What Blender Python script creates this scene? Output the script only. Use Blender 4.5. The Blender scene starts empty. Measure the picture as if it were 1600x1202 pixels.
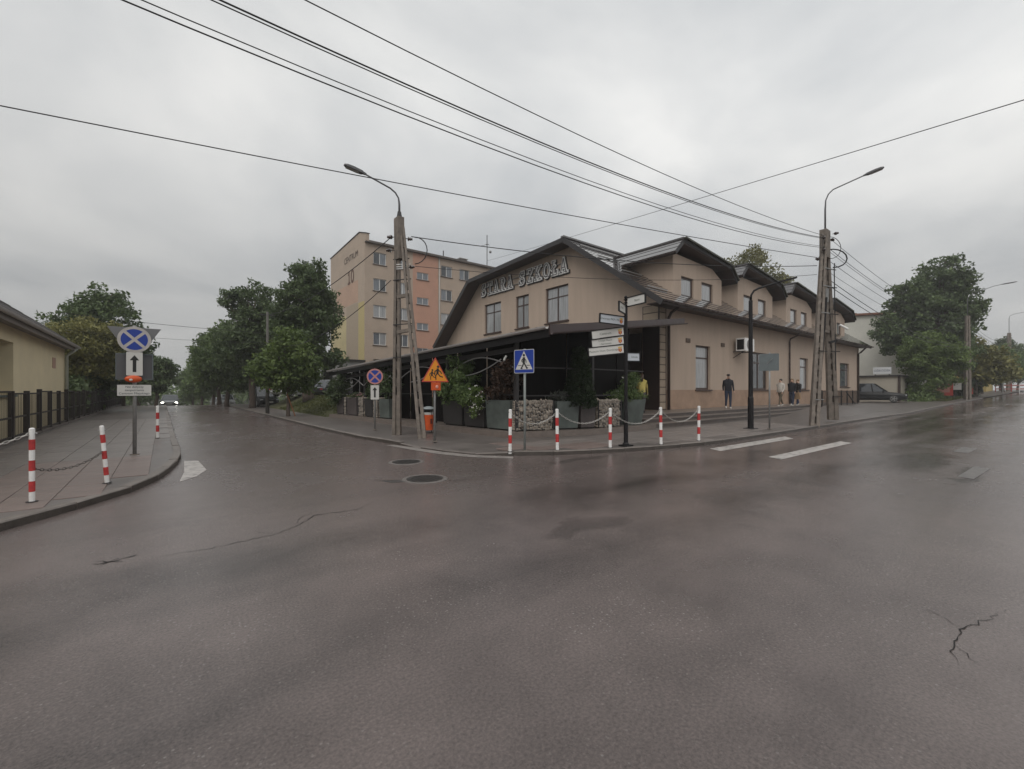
import bpy, math, random
import numpy as np
from mathutils import Vector, Matrix
from mathutils.geometry import tessellate_polygon

random.seed(7)
RNG = np.random.default_rng(11)
SC = bpy.context.scene
COL = SC.collection
R = math.radians

# ------------------------------------------------------------------ camera, sky, sun, exposure
cam_data = bpy.data.cameras.new('camera')
cam_data.sensor_width = 36.0
cam_data.lens = 36.0 * 685 / 1600
cam_data.shift_y = 9 / 1600
cam_data.clip_start = 0.05
cam_data.clip_end = 3000
cam = bpy.data.objects.new('camera', cam_data)
COL.objects.link(cam)
cam.location = (0, 0, 1.6)
cam.rotation_euler = (R(90), 0, R(-38.5))
SC.camera = cam

world = bpy.data.worlds.new('World')
SC.world = world
world.use_nodes = True
wn, wl = world.node_tree.nodes, world.node_tree.links
wn.clear()
SUN_EL, SUN_AZ = R(50), R(238)          # azimuth clockwise from +Y
def wnode(t, **kw):
    n = wn.new(t)
    for k, v in kw.items():
        setattr(n, k, v)
    return n
sky = wnode('ShaderNodeTexSky', sky_type='NISHITA', sun_disc=False)
sky.sun_elevation, sky.sun_rotation = SUN_EL, SUN_AZ
sky.air_density, sky.dust_density = 2.0, 6.0
desat = wnode('ShaderNodeHueSaturation'); desat.inputs['Saturation'].default_value = 0.12
wl.new(sky.outputs[0], desat.inputs['Color'])
tc = wnode('ShaderNodeTexCoord')
sep = wnode('ShaderNodeSeparateXYZ'); wl.new(tc.outputs['Generated'], sep.inputs[0])
def wmath(op, a, b=None, c=None):
    n = wnode('ShaderNodeMath', operation=op)
    for i, v in enumerate((a, b, c)):
        if v is None: continue
        if isinstance(v, (int, float)): n.inputs[i].default_value = v
        else: wl.new(v, n.inputs[i])
    return n.outputs[0]
zup = wmath('ADD', wmath('MAXIMUM', sep.outputs[2], 0.0), 0.30)
comb = wnode('ShaderNodeCombineXYZ')
wl.new(wmath('DIVIDE', sep.outputs[0], zup), comb.inputs[0])
wl.new(wmath('DIVIDE', sep.outputs[1], zup), comb.inputs[1])
cn = wnode('ShaderNodeTexNoise'); cn.inputs['Scale'].default_value = 1.15; cn.inputs['Detail'].default_value = 6; cn.inputs['Roughness'].default_value = 0.52
cn.inputs['Distortion'].default_value = 0.35
wl.new(comb.outputs[0], cn.inputs['Vector'])
ramp = wnode('ShaderNodeValToRGB')
wl.new(cn.outputs[0], ramp.inputs[0])
e = ramp.color_ramp.elements
e[0].position, e[0].color = 0.30, (0.56, 0.59, 0.62, 1)
e[1].position, e[1].color = 0.62, (1.0, 1.0, 0.985, 1)
# overcast: darker towards the horizon, a little brighter towards the right, away from the sun lamp
grad = wnode('ShaderNodeMapRange', interpolation_type='SMOOTHSTEP'); wl.new(sep.outputs[2], grad.inputs[0])
grad.inputs[1].default_value, grad.inputs[2].default_value = -0.05, 0.55
grad.inputs[3].default_value, grad.inputs[4].default_value = 0.55, 1.0
side = wmath('MULTIPLY_ADD', wmath('ADD', wmath('MULTIPLY', sep.outputs[0], 0.9), wmath('MULTIPLY', sep.outputs[1], -0.42)), 0.13, 1.0)
bright = wmath('MULTIPLY', wmath('MULTIPLY', grad.outputs[0], side), 9.0)
mixc = wnode('ShaderNodeMix', data_type='RGBA', blend_type='MULTIPLY'); mixc.inputs[0].default_value = 1
wl.new(ramp.outputs[0], mixc.inputs[6])
cb = wnode('ShaderNodeCombineColor')
for i in range(3): wl.new(bright, cb.inputs[i])
wl.new(cb.outputs[0], mixc.inputs[7])
mixs = wnode('ShaderNodeMix', data_type='RGBA'); mixs.inputs[0].default_value = 0.93
wl.new(desat.outputs[0], mixs.inputs[6]); wl.new(mixc.outputs[2], mixs.inputs[7])
bg = wnode('ShaderNodeBackground'); bg.inputs[1].default_value = 0.10
wl.new(mixs.outputs[2], bg.inputs[0])
wo = wnode('ShaderNodeOutputWorld'); wl.new(bg.outputs[0], wo.inputs[0])

sun_data = bpy.data.lights.new('sun', 'SUN')
sun_data.energy = 1.3
sun_data.angle = R(50)
sun_data.color = (1.0, 0.97, 0.93)
sun = bpy.data.objects.new('sun', sun_data); COL.objects.link(sun)
sdir = Vector((math.sin(SUN_AZ) * math.cos(SUN_EL), math.cos(SUN_AZ) * math.cos(SUN_EL), math.sin(SUN_EL)))
sun.rotation_euler = sdir.to_track_quat('Z', 'Y').to_euler()

vs = SC.view_settings
vs.view_transform = 'Standard'; vs.look = 'None'; vs.exposure = 0.0; vs.gamma = 1.0; vs.use_curve_mapping = False
cy = SC.cycles
cy.use_denoising = True
cy.max_bounces = 6; cy.diffuse_bounces = 3; cy.glossy_bounces = 3; cy.transmission_bounces = 4; cy.volume_bounces = 1
cy.transparent_max_bounces = 6
cy.sample_clamp_indirect = 5

# ------------------------------------------------------------------ materials
MATS = {}
def mat(name, col, rough=0.6, metal=0.0, ns=None, na=0.2, bump=0.0, bs=60.0, spec=0.5, coat=0.0, stretch=None, vary=0.0, col2=None, em=0.0):
    if name in MATS: return MATS[name]
    m = bpy.data.materials.new(name); m.use_nodes = True
    nt = m.node_tree; n = nt.nodes; l = nt.links
    b = n['Principled BSDF']
    b.inputs['Base Color'].default_value = (*col, 1)
    b.inputs['Roughness'].default_value = rough
    b.inputs['Metallic'].default_value = metal
    b.inputs['Specular IOR Level'].default_value = spec
    b.inputs['Coat Weight'].default_value = coat
    if em:
        b.inputs['Emission Color'].default_value = (*col, 1); b.inputs['Emission Strength'].default_value = em
    t = n.new('ShaderNodeTexCoord')
    mp = n.new('ShaderNodeMapping'); l.new(t.outputs['Object'], mp.inputs[0])
    if stretch: mp.inputs['Scale'].default_value = stretch
    out = None
    if ns:
        no = n.new('ShaderNodeTexNoise'); no.inputs['Scale'].default_value = ns; no.inputs['Detail'].default_value = 7; no.inputs['Roughness'].default_value = 0.62
        l.new(mp.outputs[0], no.inputs[0])
        mr = n.new('ShaderNodeMapRange'); l.new(no.outputs[0], mr.inputs[0])
        mr.inputs[1].default_value, mr.inputs[2].default_value = 0.3, 0.7
        mx = n.new('ShaderNodeMix'); mx.data_type = 'RGBA'; l.new(mr.outputs[0], mx.inputs[0])
        c2 = col2 if col2 else tuple(min(1, c * (1 + na)) for c in col)
        c1 = col if col2 else tuple(c * (1 - na) for c in col)
        mx.inputs[6].default_value = (*c1, 1); mx.inputs[7].default_value = (*c2, 1)
        out = mx.outputs[2]
        rr = n.new('ShaderNodeMapRange'); l.new(no.outputs[0], rr.inputs[0])
        rr.inputs[1].default_value, rr.inputs[2].default_value = 0.3, 0.7
        rr.inputs[3].default_value, rr.inputs[4].default_value = max(0.03, rough - 0.08), min(1, rough + 0.08)
        l.new(rr.outputs[0], b.inputs['Roughness'])
    if vary:
        oi = n.new('ShaderNodeObjectInfo')
        hv = n.new('ShaderNodeHueSaturation')
        v = n.new('ShaderNodeMapRange'); l.new(oi.outputs['Random'], v.inputs[0])
        v.inputs[3].default_value, v.inputs[4].default_value = 1 - vary, 1 + vary
        l.new(v.outputs[0], hv.inputs['Value'])
        if out: l.new(out, hv.inputs['Color'])
        else: hv.inputs['Color'].default_value = (*col, 1)
        out = hv.outputs[0]
    if out: l.new(out, b.inputs['Base Color'])
    if bump:
        bn = n.new('ShaderNodeTexNoise'); bn.inputs['Scale'].default_value = bs; bn.inputs['Detail'].default_value = 4
        l.new(mp.outputs[0], bn.inputs[0])
        bu = n.new('ShaderNodeBump'); bu.inputs['Strength'].default_value = bump; bu.inputs['Distance'].default_value = 0.02
        l.new(bn.outputs[0], bu.inputs['Height']); l.new(bu.outputs[0], b.inputs['Normal'])
    MATS[name] = m
    return m

def leaf_mat(name, dark, light, scale=0.9):
    if name in MATS: return MATS[name]
    m = mat(name, dark, 0.55, spec=0.35)
    nt = m.node_tree; n = nt.nodes; l = nt.links; b = n['Principled BSDF']
    t = n.new('ShaderNodeTexCoord')
    no = n.new('ShaderNodeTexNoise'); no.inputs['Scale'].default_value = scale; no.inputs['Detail'].default_value = 9; no.inputs['Roughness'].default_value = 0.75
    l.new(t.outputs['Object'], no.inputs[0])
    mr = n.new('ShaderNodeMapRange'); l.new(no.outputs[0], mr.inputs[0]); mr.inputs[1].default_value, mr.inputs[2].default_value = 0.34, 0.66
    mx = n.new('ShaderNodeMix'); mx.data_type = 'RGBA'; l.new(mr.outputs[0], mx.inputs[0])
    mx.inputs[6].default_value = (*dark, 1); mx.inputs[7].default_value = (*light, 1)
    oi = n.new('ShaderNodeObjectInfo'); hv = n.new('ShaderNodeHueSaturation')
    v = n.new('ShaderNodeMapRange'); l.new(oi.outputs['Random'], v.inputs[0]); v.inputs[3].default_value, v.inputs[4].default_value = 0.85, 1.15
    l.new(v.outputs[0], hv.inputs['Value']); l.new(mx.outputs[2], hv.inputs['Color'])
    l.new(hv.outputs[0], b.inputs['Base Color'])
    tr = n.new('ShaderNodeBsdfTranslucent'); l.new(hv.outputs[0], tr.inputs[0])
    ms = n.new('ShaderNodeMixShader'); ms.inputs[0].default_value = 0.3
    l.new(b.outputs[0], ms.inputs[1]); l.new(tr.outputs[0], ms.inputs[2])
    l.new(ms.outputs[0], n['Material Output'].inputs[0])
    return m

def road_mat(name='wet_asphalt', warm=1.0):
    m = mat(name, (0.08, 0.07, 0.065), 0.4)
    nt = m.node_tree; n = nt.nodes; l = nt.links; b = n['Principled BSDF']
    geo = n.new('ShaderNodeNewGeometry')
    def noise(scale, det=5, ro=0.6, vec=None, dist=0.0):
        x = n.new('ShaderNodeTexNoise'); x.inputs['Scale'].default_value = scale; x.inputs['Detail'].default_value = det
        x.inputs['Roughness'].default_value = ro; x.inputs['Distortion'].default_value = dist
        l.new(vec or geo.outputs['Position'], x.inputs[0]); return x.outputs[0]
    def rng(v, a, bb, c, d):
        x = n.new('ShaderNodeMapRange'); l.new(v, x.inputs[0])
        for i, q in enumerate((a, bb, c, d)): x.inputs[i + 1].default_value = q
        return x.outputs[0]
    def mth(op, a, bb):
        x = n.new('ShaderNodeMath'); x.operation = op
        for i, v in enumerate((a, bb)):
            if isinstance(v, (int, float)): x.inputs[i].default_value = v
            else: l.new(v, x.inputs[i])
        return x.outputs[0]
    # wheel tracks run along the main road (X); kept off the side street mouth
    mp = n.new('ShaderNodeMapping'); mp.inputs['Scale'].default_value = (0.05, 0.95, 1); l.new(geo.outputs['Position'], mp.inputs[0])
    track = noise(1.0, 4, 0.55, mp.outputs[0], 0.4)
    sp = n.new('ShaderNodeSeparateXYZ'); l.new(geo.outputs['Position'], sp.inputs[0])
    ymask = rng(sp.outputs[1], 6.0, 8.0, 1.0, 0.0)
    tr = rng(track, 0.38, 0.62, 0.0, 1.0)
    big = noise(0.22, 6, 0.6)
    wob = mth('ADD', sp.outputs[1], rng(noise(0.45, 5, 0.6, None, 0.6), 0.3, 0.7, -0.5, 0.5))
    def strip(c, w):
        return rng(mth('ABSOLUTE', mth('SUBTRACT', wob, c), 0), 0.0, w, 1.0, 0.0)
    band = mth('MULTIPLY', mth('MAXIMUM', strip(4.55, 0.75), mth('MULTIPLY', strip(2.75, 0.7), 0.75)), rng(noise(0.33, 4, 0.6), 0.36, 0.56, 0.25, 1.0))  # wet wheel tracks plus the terrace's dark reflection, both put into the colour
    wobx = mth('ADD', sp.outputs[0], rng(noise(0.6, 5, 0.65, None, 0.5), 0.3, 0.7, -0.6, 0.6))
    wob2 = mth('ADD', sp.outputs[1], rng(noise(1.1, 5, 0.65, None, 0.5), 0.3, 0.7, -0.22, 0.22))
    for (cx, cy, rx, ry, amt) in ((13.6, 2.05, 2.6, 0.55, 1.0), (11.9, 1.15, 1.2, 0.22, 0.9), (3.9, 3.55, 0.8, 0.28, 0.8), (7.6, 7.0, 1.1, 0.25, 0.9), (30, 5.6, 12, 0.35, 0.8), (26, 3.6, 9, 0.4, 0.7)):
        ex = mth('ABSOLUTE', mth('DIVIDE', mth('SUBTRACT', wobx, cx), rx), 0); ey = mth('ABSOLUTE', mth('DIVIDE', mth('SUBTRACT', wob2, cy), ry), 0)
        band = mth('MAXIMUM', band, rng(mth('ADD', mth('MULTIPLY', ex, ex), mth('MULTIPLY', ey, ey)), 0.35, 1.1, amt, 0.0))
    mid = noise(1.7, 6, 0.65)
    fine = noise(55, 4, 0.75)
    vo = n.new('ShaderNodeTexVoronoi'); vo.inputs['Scale'].default_value = 36; l.new(geo.outputs['Position'], vo.inputs['Vector'])
    speck = mth('MULTIPLY', rng(vo.outputs['Distance'], 0.17, 0.30, 1.0, 0.0), rng(noise(31, 2, 0.5), 0.47, 0.60, 0.0, 1.0))
    speck = mth('MULTIPLY', speck, rng(noise(0.8, 4, 0.6), 0.42, 0.62, 0.1, 1.0))
    val = mth('ADD', mth('MULTIPLY', rng(big, 0.3, 0.7, -0.26, 0.26), 1.0), rng(mid, 0.3, 0.7, -0.12, 0.12))
    val = mth('ADD', val, rng(fine, 0.3, 0.7, -0.34, 0.34))
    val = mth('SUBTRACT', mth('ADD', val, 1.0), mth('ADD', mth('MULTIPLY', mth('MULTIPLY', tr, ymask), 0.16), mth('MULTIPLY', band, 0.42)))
    hv = n.new('ShaderNodeHueSaturation'); hv.inputs['Color'].default_value = (0.130 * warm, 0.104, 0.097, 1); l.new(val, hv.inputs['Value'])
    mx = n.new('ShaderNodeMix'); mx.data_type = 'RGBA'; l.new(mth('MULTIPLY', speck, 0.5), mx.inputs[0])
    l.new(hv.outputs[0], mx.inputs[6]); mx.inputs[7].default_value = (0.36, 0.34, 0.32, 1)
    l.new(mx.outputs[2], b.inputs['Base Color'])
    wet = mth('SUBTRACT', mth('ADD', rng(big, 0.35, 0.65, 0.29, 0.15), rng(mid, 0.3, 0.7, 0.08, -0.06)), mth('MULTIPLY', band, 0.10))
    wet = mth('SUBTRACT', wet, mth('MULTIPLY', mth('MULTIPLY', tr, ymask), 0.05))
    l.new(wet, b.inputs['Roughness'])
    bu = n.new('ShaderNodeBump'); bu.inputs['Strength'].default_value = 0.35; bu.inputs['Distance'].default_value = 0.006
    l.new(mth('ADD', noise(110, 3, 0.7), mth('MULTIPLY', mid, 0.6)), bu.inputs['Height']); l.new(bu.outputs[0], b.inputs['Normal'])
    return m

def paint_mat(name, col, lo, hi):
    """worn road paint: where it is worn off, bare asphalt colour shows"""
    m = mat(name, col, 0.45)
    nt = m.node_tree; n = nt.nodes; l = nt.links; b = n['Principled BSDF']
    geo = n.new('ShaderNodeNewGeometry')
    no = n.new('ShaderNodeTexNoise'); no.inputs['Scale'].default_value = 5; no.inputs['Detail'].default_value = 9; no.inputs['Roughness'].default_value = 0.75
    l.new(geo.outputs['Position'], no.inputs[0])
    mr = n.new('ShaderNodeMapRange'); l.new(no.outputs[0], mr.inputs[0]); mr.inputs[1].default_value, mr.inputs[2].default_value = lo, hi
    mx = n.new('ShaderNodeMix'); mx.data_type = 'RGBA'; l.new(mr.outputs[0], mx.inputs[0])
    mx.inputs[6].default_value = (0.085, 0.077, 0.072, 1); mx.inputs[7].default_value = (*col, 1)
    l.new(mx.outputs[2], b.inputs['Base Color'])
    return m

# ------------------------------------------------------------------ mesh builder
class MB:
    def __init__(s):
        s.v, s.f, s.mi, s.M = [], [], [], None
    def add(s, pts, faces, m=0):
        o = len(s.v)
        for p in pts:
            p = Vector(p)
            s.v.append(s.M @ p if s.M else p)
        for f in faces:
            s.f.append([o + i for i in f]); s.mi.append(m)
    def box(s, x0, x1, y0, y1, z0, z1, m=0):
        p = [(x0, y0, z0), (x1, y0, z0), (x1, y1, z0), (x0, y1, z0), (x0, y0, z1), (x1, y0, z1), (x1, y1, z1), (x0, y1, z1)]
        s.add(p, [(3, 2, 1, 0), (4, 5, 6, 7), (0, 1, 5, 4), (1, 2, 6, 5), (2, 3, 7, 6), (3, 0, 4, 7)], m)
    def bar(s, a, b, w, h, m=0, up=(0, 0, 1)):
        a, b = Vector(a), Vector(b); d = (b - a).normalized(); u = Vector(up)
        if abs(d.dot(u)) > 0.98: u = Vector((1, 0, 0))
        r = d.cross(u).normalized(); u = r.cross(d)
        p = [q + r * sx * w / 2 + u * sz * h / 2 for q in (a, b) for sx, sz in ((-1, -1), (1, -1), (1, 1), (-1, 1))]
        s.add(p, [(0, 1, 2, 3), (7, 6, 5, 4), (0, 4, 5, 1), (1, 5, 6, 2), (2, 6, 7, 3), (3, 7, 4, 0)], m)
    def tube(s, pts, r, n=8, m=0, cap=True):
        pts = [Vector(p) for p in pts]
        rs = r if isinstance(r, (list, tuple)) else [r] * len(pts)
        V, F = [], []
        pu = None
        for i, p in enumerate(pts):
            d = (pts[min(i + 1, len(pts) - 1)] - pts[max(i - 1, 0)]).normalized()
            if pu is None: pu = Vector((0, 0, 1)) if abs(d.z) < 0.9 else Vector((1, 0, 0))
            a = d.cross(pu).normalized(); pu = a.cross(d).normalized()
            for k in range(n):
                t = 2 * math.pi * k / n
                V.append(p + (a * math.cos(t) + pu * math.sin(t)) * rs[i])
        for i in range(len(pts) - 1):
            for k in range(n):
                q = (k + 1) % n
                F.append((i * n + k, i * n + q, (i + 1) * n + q, (i + 1) * n + k))
        if cap:
            F.append(tuple(range(n - 1, -1, -1))); F.append(tuple((len(pts) - 1) * n + k for k in range(n)))
        s.add(V, F, m)
    def prism(s, poly, vec, m=0):
        """closed prism from a planar polygon of 3-D points swept by vec"""
        poly = [Vector(p) for p in poly]; v = Vector(vec); n = len(poly)
        tri = tessellate_polygon([poly])
        nrm = Vector((0, 0, 0))
        for i in range(n): nrm += poly[i].cross(poly[(i + 1) % n])
        flip = nrm.dot(v) > 0
        F = []
        for t in tri:
            t = tuple(t); F.append(t); F.append(tuple(i + n for i in reversed(t)))
        for i in range(n):
            j = (i + 1) % n; F.append((i, j, j + n, i + n) if flip else (j, i, i + n, j + n))
        s.add(poly + [p + v for p in poly], F, m)
    def flat(s, outer, holes=(), m=0):
        loops = [[Vector(p) for p in outer]] + [[Vector(p) for p in h] for h in holes]
        pts = [p for lp in loops for p in lp]
        s.add(pts, [tuple(t) for t in tessellate_polygon(loops)], m)
    def sphere(s, c, r, n=8, k=5, m=0):
        c = Vector(c); rx, ry, rz = r if isinstance(r, (tuple, list)) else (r, r, r)
        V = [c + Vector((0, 0, rz))]; F = []
        for i in range(1, k):
            a = math.pi * i / k
            for j in range(n):
                b = 2 * math.pi * j / n
                V.append(c + Vector((rx * math.sin(a) * math.cos(b), ry * math.sin(a) * math.sin(b), rz * math.cos(a))))
        V.append(c - Vector((0, 0, rz)))
        for j in range(n): F.append((0, 1 + j, 1 + (j + 1) % n))
        for i in range(k - 2):
            for j in range(n):
                a = 1 + i * n + j; b = 1 + i * n + (j + 1) % n
                F.append((a, a + n, b + n, b))
        L = len(V) - 1
        for j in range(n): F.append((L, L - n + (j + 1) % n, L - n + j))
        s.add(V, F, m)
    def mesh(s, name, mats, smooth=False):
        me = bpy.data.meshes.new(name)
        me.from_pydata([tuple(p) for p in s.v], [], s.f)
        for m in (mats if isinstance(mats, (list, tuple)) else [mats]): me.materials.append(m)
        if max(s.mi, default=0): me.polygons.foreach_set('material_index', s.mi)
        if smooth: me.polygons.foreach_set('use_smooth', [True] * len(me.polygons))
        me.update()
        return me
    def build(s, name, mats, parent=None, world=False, smooth=False):
        return obj(name, s.mesh(name, mats, smooth), parent, world)

def obj(name, me, parent=None, world=False):
    o = bpy.data.objects.new(name, me); COL.objects.link(o)
    if parent is not None:
        o.parent = parent
        if world: o.matrix_parent_inverse = Matrix.Translation(-WLOC(parent))
    return o
def WLOC(o):
    v = Vector((0, 0, 0))
    while o is not None:
        v += o.location; o = o.parent if False else None
    return v
def tag(o, label, cat, group=None, kind=None):
    o['label'] = label; o['category'] = cat
    if group: o['group'] = group
    if kind: o['kind'] = kind
    return o
def thing(name, label, cat, loc=(0, 0, 0), rz=0.0, group=None):
    o = bpy.data.objects.new(name, None); COL.objects.link(o)
    o.empty_display_size = 0.2
    o.location = loc; o.rotation_euler = (0, 0, rz)
    return tag(o, label, cat, group)
def structure(name, mb, mats, smooth=False):
    o = mb.build(name, mats, smooth=smooth); o['kind'] = 'structure'; return o
def copy_tree(o, parent=None):
    c = o.copy(); COL.objects.link(c)
    if parent is not None: c.parent = parent
    for ch in list(o.children): copy_tree(ch, c)
    return c
def text_mesh(body, size, spacing=1.0, ext=0.0):
    cu = bpy.data.curves.new('lettering', 'FONT'); cu.body = body; cu.size = size; cu.align_x = 'CENTER'; cu.align_y = 'CENTER'
    cu.space_character = spacing; cu.extrude = ext; cu.resolution_u = 3
    ob = bpy.data.objects.new('lettering', cu); COL.objects.link(ob)
    dg = bpy.context.evaluated_depsgraph_get(); dg.update()
    me = bpy.data.meshes.new_from_object(ob.evaluated_get(dg))
    bpy.data.objects.remove(ob); bpy.data.curves.remove(cu)
    return me
def lettering(body, size, m, parent, matrix, name='lettering', spacing=1.0):
    me = text_mesh(body, size, spacing); me.materials.clear(); me.materials.append(m)
    o = obj(name, me, parent); o.matrix_local = matrix
    return o
# frames of upright faces: u to the viewer's right, v up, n towards the viewer
def basis(u, n, o=(0, 0, 0)):
    u, n = Vector(u).normalized(), Vector(n).normalized()
    return Matrix.Translation(o) @ Matrix((u, Vector((0, 0, 1)), n)).transposed().to_4x4()
def face_dir(deg):
    """basis of a sign face whose normal points along heading deg (0 = +X, 90 = +Y)"""
    a = R(deg); n = Vector((math.cos(a), math.sin(a), 0)); u = Vector((-n.y, n.x, 0))
    return basis(u, n)

def sstep(t):
    t = max(0.0, min(1.0, t)); return t * t * (3 - 2 * t)
def terrain(x, y):
    z = 0.017 * (max(0.0, min(x, 130) - 40))
    z -= min(2.6, 0.05 * max(0.0, y - 58)) * (1 if x < 30 else max(0, 1 - (x - 30) / 20))
    return z

# ------------------------------------------------------------------ shared materials
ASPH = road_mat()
CONC = mat('concrete', (0.27, 0.25, 0.235), 0.75, ns=6, na=0.28, bump=0.35, bs=45)
CONC_D = mat('old_pole_concrete', (0.175, 0.148, 0.125), 0.8, ns=5, na=0.35, bump=0.5, bs=40)
KERB = mat('kerb_concrete', (0.165, 0.143, 0.128), 0.5, ns=5, na=0.3, bump=0.4, bs=60, vary=0.14)
SLAB = mat('paving_concrete', (0.185, 0.16, 0.148), 0.36, ns=3.5, na=0.22, bump=0.25, bs=90, vary=0.10)
SLAB_R = mat('paving_red', (0.185, 0.14, 0.125), 0.40, ns=3.5, na=0.22, bump=0.25, bs=90, vary=0.10)
PAVE = mat('pavement_base', (0.125, 0.108, 0.10), 0.38, ns=1.2, na=0.22, bump=0.25, bs=60)
WALLM = mat('beige_render', (0.46, 0.362, 0.288), 0.85, ns=1.3, na=0.075, bump=0.15, bs=60, stretch=(1.8, 1.8, 0.22))
PLIN = mat('tan_plinth_render', (0.36, 0.245, 0.175), 0.8, ns=1.6, na=0.18, bump=0.15, bs=60)
BROWN = mat('dark_brown_wood', (0.045, 0.026, 0.022), 0.5, ns=8, na=0.3, stretch=(1, 1, 6))
FASC = mat('brown_fascia', (0.05, 0.031, 0.031), 0.4, ns=4, na=0.2)
TILE = mat('wet_roof_tile', (0.040, 0.032, 0.031), 0.15, ns=7, na=0.35, bump=0.12, bs=14, vary=0.18, coat=1.0, spec=.9)
BLACK = mat('black_metal', (0.008, 0.007, 0.008), 0.5, spec=.3)
DARKM = mat('dark_grey_metal', (0.036, 0.033, 0.034), 0.5, ns=9, na=0.2, spec=.35)
GALV = mat('galvanised_steel', (0.26, 0.26, 0.255), 0.5, metal=0.35, ns=9, na=0.18)
STEEL = mat('brushed_tube', (0.35, 0.34, 0.34), 0.4, metal=0.6)
GUTM = mat('grey_gutter', (0.42, 0.40, 0.39), 0.4, ns=5, na=0.15)
WHITE = mat('white_paint', (0.80, 0.79, 0.77), 0.5, ns=9, na=0.14)
WPVC = mat('white_window_frame', (0.62, 0.62, 0.60), 0.4)
RED = mat('red_paint', (0.46, 0.035, 0.035), 0.5, ns=14, na=0.3)
BLUE = mat('sign_blue', (0.012, 0.045, 0.30), 0.35)
SWHITE = mat('sign_white', (0.60, 0.59, 0.56), 0.4)
SYEL = mat('sign_amber', (0.72, 0.27, 0.015), 0.4)
SRED = mat('sign_red', (0.45, 0.05, 0.04), 0.4)
ORANGE = mat('orange_plastic', (0.62, 0.09, 0.015), 0.42, ns=6, na=0.14)
INK = mat('black_ink', (0.012, 0.012, 0.012), 0.6)
SIGNBACK = mat('sign_back_grey', (0.115, 0.135, 0.14), 0.45, ns=6, na=0.12)
GLASS = mat('dark_glass', (0.03, 0.035, 0.04), 0.06, spec=0.8, coat=0.6)
CURT = mat('curtained_glass', (0.30, 0.305, 0.31), 0.12, ns=2.2, na=0.28, stretch=(7, 7, 0.4), spec=0.7, coat=1.0)
CURT_D = mat('dim_curtained_glass', (0.14, 0.155, 0.175), 0.12, ns=2.2, na=0.35, stretch=(6, 6, 0.5), spec=0.7, coat=1.0)
WOODF = mat('brown_window_frame', (0.055, 0.030, 0.024), 0.45)
CABLE = mat('black_cable', (0.018, 0.018, 0.019), 0.6)
RUBBER = mat('tyre_rubber', (0.015, 0.015, 0.015), 0.8)
BARK = mat('bark', (0.075, 0.055, 0.042), 0.9, ns=6, na=0.4, bump=0.8, bs=14, stretch=(1, 1, 0.25))
SOIL = mat('soil', (0.03, 0.022, 0.017), 0.95, ns=12, na=0.3)
# ================================================================== SETTING
def grid_sheet(name, xs, ys, zf, m):
    mb = MB(); n = len(ys)
    mb.add([(x, y, zf(x, y)) for x in xs for y in ys],
           [(i * n + j, (i + 1) * n + j, (i + 1) * n + j + 1, i * n + j + 1) for i in range(len(xs) - 1) for j in range(n - 1)])
    return structure(name, mb, m, smooth=True)
EARTH = mat('damp_earth', (0.07, 0.062, 0.05), 0.8, ns=0.5, na=0.3)
grid_sheet('ground', [-650, -200, -60, 0, 20, 30, 40, 50, 70, 100, 130, 220, 650], [-650, -200, -40, 0, 20, 40, 58, 80, 110, 200, 650], lambda x, y: terrain(x, y) - 0.08, EARTH)
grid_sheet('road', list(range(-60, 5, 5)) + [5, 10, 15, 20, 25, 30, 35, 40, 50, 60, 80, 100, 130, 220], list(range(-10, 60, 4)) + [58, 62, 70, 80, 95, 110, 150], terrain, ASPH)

def smooth_path(P, step=0.5):
    P = [Vector((*p, 0)) for p in P]; out = []
    for i in range(len(P) - 1):
        p0, p1, p2, p3 = P[max(i - 1, 0)], P[i], P[i + 1], P[min(i + 2, len(P) - 1)]
        k = max(1, int((p2 - p1).length / step))
        if k > 12: k = max(4, int((p2 - p1).length / 5))
        m1, m2 = (p2 - p0) * 0.5, (p3 - p1) * 0.5
        L = (p2 - p1).length
        if m1.length > L: m1 *= L / m1.length
        if m2.length > L: m2 *= L / m2.length
        for j in range(k):
            t = j / k
            out.append(p1 * (2*t**3 - 3*t**2 + 1) + m1 * (t**3 - 2*t**2 + t) + p2 * (-2*t**3 + 3*t**2) + m2 * (t**3 - t**2))
    out.append(P[-1]); return out
K_L = smooth_path([(0.22, 125), (0.25, 60), (0.28, 28), (0.32, 17.2), (0.34, 13.2), (0.21, 11.7), (-0.05, 10.1), (-0.42, 9.0), (-0.86, 8.3), (-1.45, 7.47), (-2.3, 6.55), (-3.6, 5.6), (-6, 5.0), (-14, 4.8)])
K_R = smooth_path([(5.15, 125), (5.1, 60), (5.05, 30), (4.98, 20), (5.08, 14.6), (5.32, 12.6), (5.50, 11.4), (5.75, 9.9), (6.1, 9.0), (6.7, 8.32), (7.75, 7.68), (9.45, 7.06), (11.2, 6.68), (12.8, 6.45), (16.4, 6.42), (20.3, 6.44), (28, 6.5), (40, 6.5), (60, 6.3), (90, 5.4), (200, 2)])
def drop(p):          # lowered kerb at the side-street crossing
    return 0.07 * (1 - sstep((abs((p - Vector((5.72, 10.2, 0))).length) - 1.3) / 0.8))
def rise(x, y):       # the pavement climbs to the building beside the steps
    return 0.42 * sstep((x - 25) / 11) * sstep((y - 7) / 3.2) * (1 - sstep((x - 43) / 8))
def pave_z(x, y): return terrain(x, y) + 0.10 + rise(x, y)
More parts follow.
